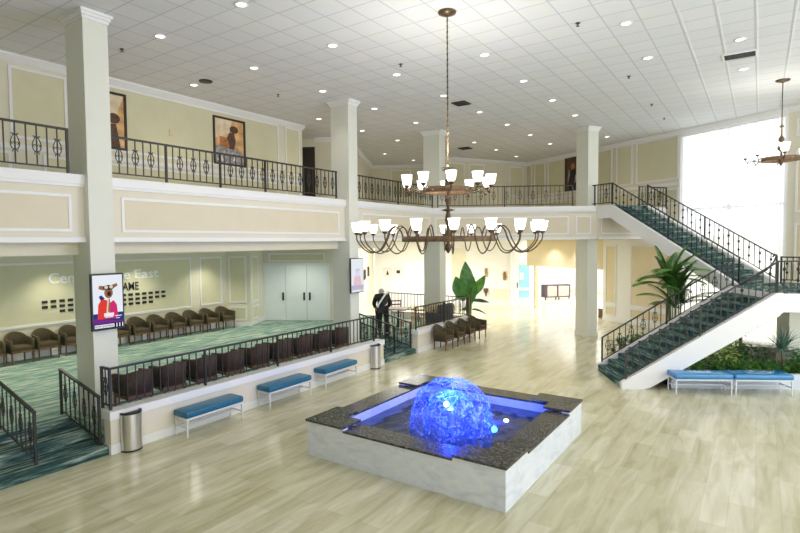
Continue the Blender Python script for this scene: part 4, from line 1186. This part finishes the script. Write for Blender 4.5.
for i, (s, tt) in enumerate(((.9, 2.5), (1.45, 2.55), (2.1, 2.65), (2.7, 2.6))):
    x, y = bedpt(s, tt)
    shrub('leafy_shrub', 'dark leafy shrub behind the lower flight, %s from its foot' % ordinal(i + 1), x, y, .34, .50 + .12 * i, 160, ['leaf3', 'leaf'][i % 2], .20, .09, seed=20 + i)

# banana plant beyond the far curb
t = thing('banana_plant', 'tall banana plant with broad upright leaves by the far curb end', 'plant', (-9.75, 19.35, 0))
MB().lathe([(0, 0), (.20, 0), (.25, .42), (.22, .42), (.2, .36), (0, .36)], 18).build('pot', M['white'], t)
for k in range(4):
    a = k * 1.7
    MB().tube([(.05 * math.cos(a), .05 * math.sin(a), .3), (.07 * math.cos(a), .07 * math.sin(a), .9), (.1 * math.cos(a), .1 * math.sin(a), 1.5)], [.05, .04, .025], 8).build('stem', M['stem'], t)
vx, vy = math.cos(R(35)), math.sin(R(35))      # leaves fan across
for dx, z, d, L, W_, mi, dr, tw in ((-.10, 1.30, (-.02, .1, 1), 1.5, .62, 'leaf', .1, .2), (-.22, 1.2, (-.28, 0, 1), 1.05, .62, 'leaf', .25, -.2), (.12, 1.35, (.42, .1, 1), 1.05, .50, 'leaf2', .6, .5), (.02, 1.0, (.12, 0, 1), 1.2, .5, 'leaf', .2, -.4),
                                (-.1, 1.3, (-.9, 0, .5), .70, .34, 'leaf3', 1.5, .9), (.1, 1.2, (1, 0, .35), .75, .3, 'leaf3', .8, 1.0), (.1, .85, (.8, -.2, .3), .7, .28, 'leaf3', 1.3, .9), (-.05, .8, (-.5, -.5, .6), .6, .3, 'leaf3', 1.2, .8)):
    b = MB(); b.leaf((dx * vx, dx * vy, z), (d[0] * vx - d[1] * vy, d[0] * vy + d[1] * vx, d[2]), L, W_, dr, 8, .25, side=(vx * math.cos(tw) - vy * math.sin(tw), vy * math.cos(tw) + vx * math.sin(tw), -d[0] * .8))
    b.build('leaf', M[mi], t, smooth=True)

# ------------------------------------------------------------------ person in black at the head of the far steps
def skin(name, joints, edges, parent, m, sub=2):
    me = bpy.data.meshes.new(name); me.from_pydata([j[0] for j in joints], edges, [])
    o = bpy.data.objects.new(name, me); COL.objects.link(o)
    md = o.modifiers.new('Skin', 'SKIN'); sv = me.skin_vertices[0].data
    for i, j in enumerate(joints):
        r = j[1]; sv[i].radius = r if isinstance(r, tuple) else (r, r)
        sv[i].use_root = (i == 0)
    md.use_smooth_shade = True
    if sub:
        s = o.modifiers.new('Sub', 'SUBSURF'); s.levels = sub; s.render_levels = sub
    dg = bpy.context.evaluated_depsgraph_get()
    m2 = bpy.data.meshes.new_from_object(o.evaluated_get(dg))
    bpy.data.objects.remove(o)
    m2.materials.clear(); m2.materials.append(m)
    for p in m2.polygons: p.use_smooth = True
    return put(name, m2, parent)
# local: +X forward, +Y left
pt = thing('person', 'person in black with a white sash leaning forward on the far steps', 'person', (-10.56, 14.5, ZT), R(130))
flesh = mat('skin_tone', (.62, .42, .32), .5); blk = mat('black_cloth', (.012, .012, .014), .7, noise=.3, nscale=20)
J = [((0, 0, .92), .13), ((.14, 0, 1.08), .14), ((.32, 0, 1.26), .15), ((.43, 0, 1.32), .07), ((.50, 0, 1.36), .06), ((.57, 0, 1.40), .095), ((.62, 0, 1.45), .085),
     ((.02, .10, .88), .10), ((.10, .11, .48), .065), ((.02, .11, .10), .045), ((.15, .11, .04), .035),
     ((.0, -.10, .88), .10), ((-.02, -.12, .48), .065), ((-.16, -.12, .10), .045), ((-.04, -.12, .04), .035),
     ((.33, .20, 1.29), .065), ((.42, .28, 1.03), .048), ((.54, .22, .88), .036), ((.60, .20, .82), .032),
     ((.33, -.20, 1.29), .065), ((.42, -.28, 1.03), .048), ((.54, -.22, .88), .036), ((.60, -.20, .82), .032)]
E_ = [(0, 1), (1, 2), (2, 3), (3, 4), (4, 5), (5, 6), (0, 7), (7, 8), (8, 9), (9, 10), (0, 11), (11, 12), (12, 13), (13, 14), (2, 15), (15, 16), (16, 17), (17, 18), (2, 19), (19, 20), (20, 21), (21, 22)]
body = skin('body', J, E_, pt, flesh)
for s in (1, -1):      # fingers and thumb
    for k in range(4):
        y = s * (.175 + .018 * k)
        skin('finger', [((.61, y, .82), .010), ((.66, y, .79), .009), ((.68, y, .75), .008), ((.67, y, .72), .007)], [(0, 1), (1, 2), (2, 3)], pt, flesh, 1)
    skin('thumb', [((.59, s * .17, .82), .011), ((.63, s * .145, .805), .010), ((.66, s * .14, .78), .008)], [(0, 1), (1, 2)], pt, flesh, 1)
g = .022
skin('jacket', [(J[0][0], .17), (J[1][0], .18), (J[2][0], .19), (J[3][0], .09), (J[15][0], .10), (J[16][0], .075), (J[17][0], .052), (J[19][0], .10), (J[20][0], .075), (J[21][0], .052)],
     [(0, 1), (1, 2), (2, 3), (2, 4), (4, 5), (5, 6), (2, 7), (7, 8), (8, 9)], pt, blk)
skin('trousers', [((0, 0, .90), .155), (J[7][0], .125), (J[8][0], .09), (J[9][0], .07), (J[11][0], .125), (J[12][0], .09), (J[13][0], .07)], [(0, 1), (1, 2), (2, 3), (0, 4), (4, 5), (5, 6)], pt, blk)
for i in (9, 13):
    p = J[i][0]; MB().rbox(p[0] - .09, p[0] + .19, p[1] - .05, p[1] + .05, 0, .10, .03, 3).build('shoe', M['black'], pt)
grey = mat('grey_hair', (.55, .53, .52), .7)
MB().lathe([(0, .10), (.06, .085), (.098, .03), (.10, -.02), (.085, -.05)], 14, (.565, 0, 1.445)).build('hair', grey, pt, smooth=True)
b = MB(); b.lathe([(0, -.02), (.016, 0), (0, .03)], 6, (.695, 0, 1.40)); b.build('nose', flesh, pt)
b = MB(); b.lathe([(0, -.01), (.012, 0), (0, .01)], 6, (.675, .035, 1.43)); b.lathe([(0, -.01), (.012, 0), (0, .01)], 6, (.675, -.035, 1.43)); b.build('eyes', M['black'], pt)
b = MB(); b.box(.655, .668, -.025, .025, 1.355, 1.362); b.build('mouth', mat('lip_tone', (.5, .2, .18), .5), pt)
b = MB()
for s in (-1, 1): b.lathe([(0, -.03), (.012, -.01), (.015, .01), (0, .03)], 6, (.58, s * .098, 1.42))
b.build('ears', flesh, pt)
# sash across the back
b = MB(); b.tube([(-.17, .19, .98), (-.10, .11, 1.13), (.0, .0, 1.27), (.11, -.12, 1.41), (.26, -.22, 1.47)], .032, 6); b.build('sash', mat('white_sash_cloth', (.85, .85, .83), .6), pt, smooth=True)

# ------------------------------------------------------------------ light
def area(name, loc, rot, sx, sy, e, col=(1, 1, 1)):
    l = bpy.data.lights.new(name, 'AREA'); l.shape = 'RECTANGLE'; l.size = sx; l.size_y = sy; l.energy = e; l.color = col
    o = bpy.data.objects.new(name, l); COL.objects.link(o); o.location = loc; o.rotation_euler = rot
    return o
def spot(name, loc, e, ang=100, col=(1, .9, .74), blend=.8, r=.06):
    l = bpy.data.lights.new(name, 'SPOT'); l.energy = e; l.color = col; l.spot_size = R(ang); l.spot_blend = blend; l.shadow_soft_size = r
    o = bpy.data.objects.new(name, l); COL.objects.link(o); o.location = loc
    return o
def point(name, loc, e, col, r=.05):
    l = bpy.data.lights.new(name, 'POINT'); l.energy = e; l.color = col; l.shadow_soft_size = r
    o = bpy.data.objects.new(name, l); COL.objects.link(o); o.location = loc
    return o
for x in xs:
    for y in DL[x]: spot('downlight_beam', (x, y, ZC - .03), 45, 120)
# daylight through the tall window
wc = along(WS, H3, 1.89, .9)
area('window_daylight', (wc[0], wc[1], 3.9), (R(-90), 0, hd(H3)), 4.2, 7.6, 130, (.93, .97, 1))
# lounge ceiling lamps, plus one added spot at the doors
for y in (4.5, 6.9, 9.4, 11.9): spot('lounge_spot', (-16.1, y, 3.40), 130, 105, (1, .95, .78))
spot('lounge_spot', (-14.7, 14.5, 3.40), 130, 140, (1, .98, .94))  # no known fitting here; added to brighten the door alcove
for y in (3, 6, 9, 12): spot('lounge_spot', (-13.2, y, 3.40), 130, 150, (1, .95, .84))
# upper walkway wall lamps reach from the ceiling lights; foyer
for p in ((-15, 24.2), (-12.3, 25.6), (-9.2, 23.5), (-7.5, 25.0), (-8.9, 26.0)): spot('foyer_downlight', (p[0], p[1], ZB - .03), 110, 120, (1, .97, .92))
area('foyer_fill', (-13.2, 21.5, ZB - .05), (0, 0, R(30)), 4, 4, 380, (1, .99, .98))  # unseen broad panel added to wash the foyer bright
fr = along(along(W0, 30, 5), H3, 2.5)
area('far_room_fill', (fr[0], fr[1], ZB - .05), (0, 0, 0), 9, 6, 1100, (1, 1, 1))  # unseen ceiling-wide panel, added to flood the far room white
point('chandelier_glow', (CHX, CHY, 5.35), 200, (1, .95, .88), .3)
point('chandelier_glow', (CX2, CY2, 6.3), 60, (1, .94, .85), .3)
point('fountain_lamp', (fount_c[0], fount_c[1], .85), 190, (.006, .045, 1), .06)
point('fountain_lamp_beam', (fount_c[0] + .55, fount_c[1] + .6, .50), 30, (.01, .10, 1), .04)

w = bpy.data.worlds.new('World'); sc.world = w; w.use_nodes = True
bgn = w.node_tree.nodes['Background']; bgn.inputs['Color'].default_value = (.93, .97, 1, 1); bgn.inputs['Strength'].default_value = 2.9

# ------------------------------------------------------------------ camera
f = 531.24; pitch = R(2.612); roll = R(-.5009); yaw = R(34.161)
cam = bpy.data.cameras.new('camera'); cam.sensor_width = 36; cam.lens = f / 800 * 36; cam.clip_end = 200; cam.clip_start = .05
co = bpy.data.objects.new('camera', cam); COL.objects.link(co); sc.camera = co
Fh = Vector((-math.sin(yaw), math.cos(yaw), 0)); R0 = Vector((math.cos(yaw), math.sin(yaw), 0)); Z = Vector((0, 0, 1))
F_ = Fh * math.cos(pitch) - Z * math.sin(pitch); U0 = Fh * math.sin(pitch) + Z * math.cos(pitch)
R_ = R0 * math.cos(roll) + U0 * math.sin(roll); U_ = -R0 * math.sin(roll) + U0 * math.cos(roll)
mw = Matrix((R_, U_, -F_)).transposed().to_4x4(); mw.translation = Vector((0, 0, 3.6))
co.matrix_world = mw

sc.view_settings.view_transform = 'Standard'; sc.view_settings.look = 'None'; sc.view_settings.gamma = 1; sc.view_settings.use_curve_mapping = False
sc.view_settings.exposure = 0.0
sc.cycles.max_bounces = 8; sc.cycles.diffuse_bounces = 4; sc.cycles.transparent_max_bounces = 16
sc.cycles.sample_clamp_indirect = 6
sc.cycles.caustics_reflective = False; sc.cycles.caustics_refractive = False
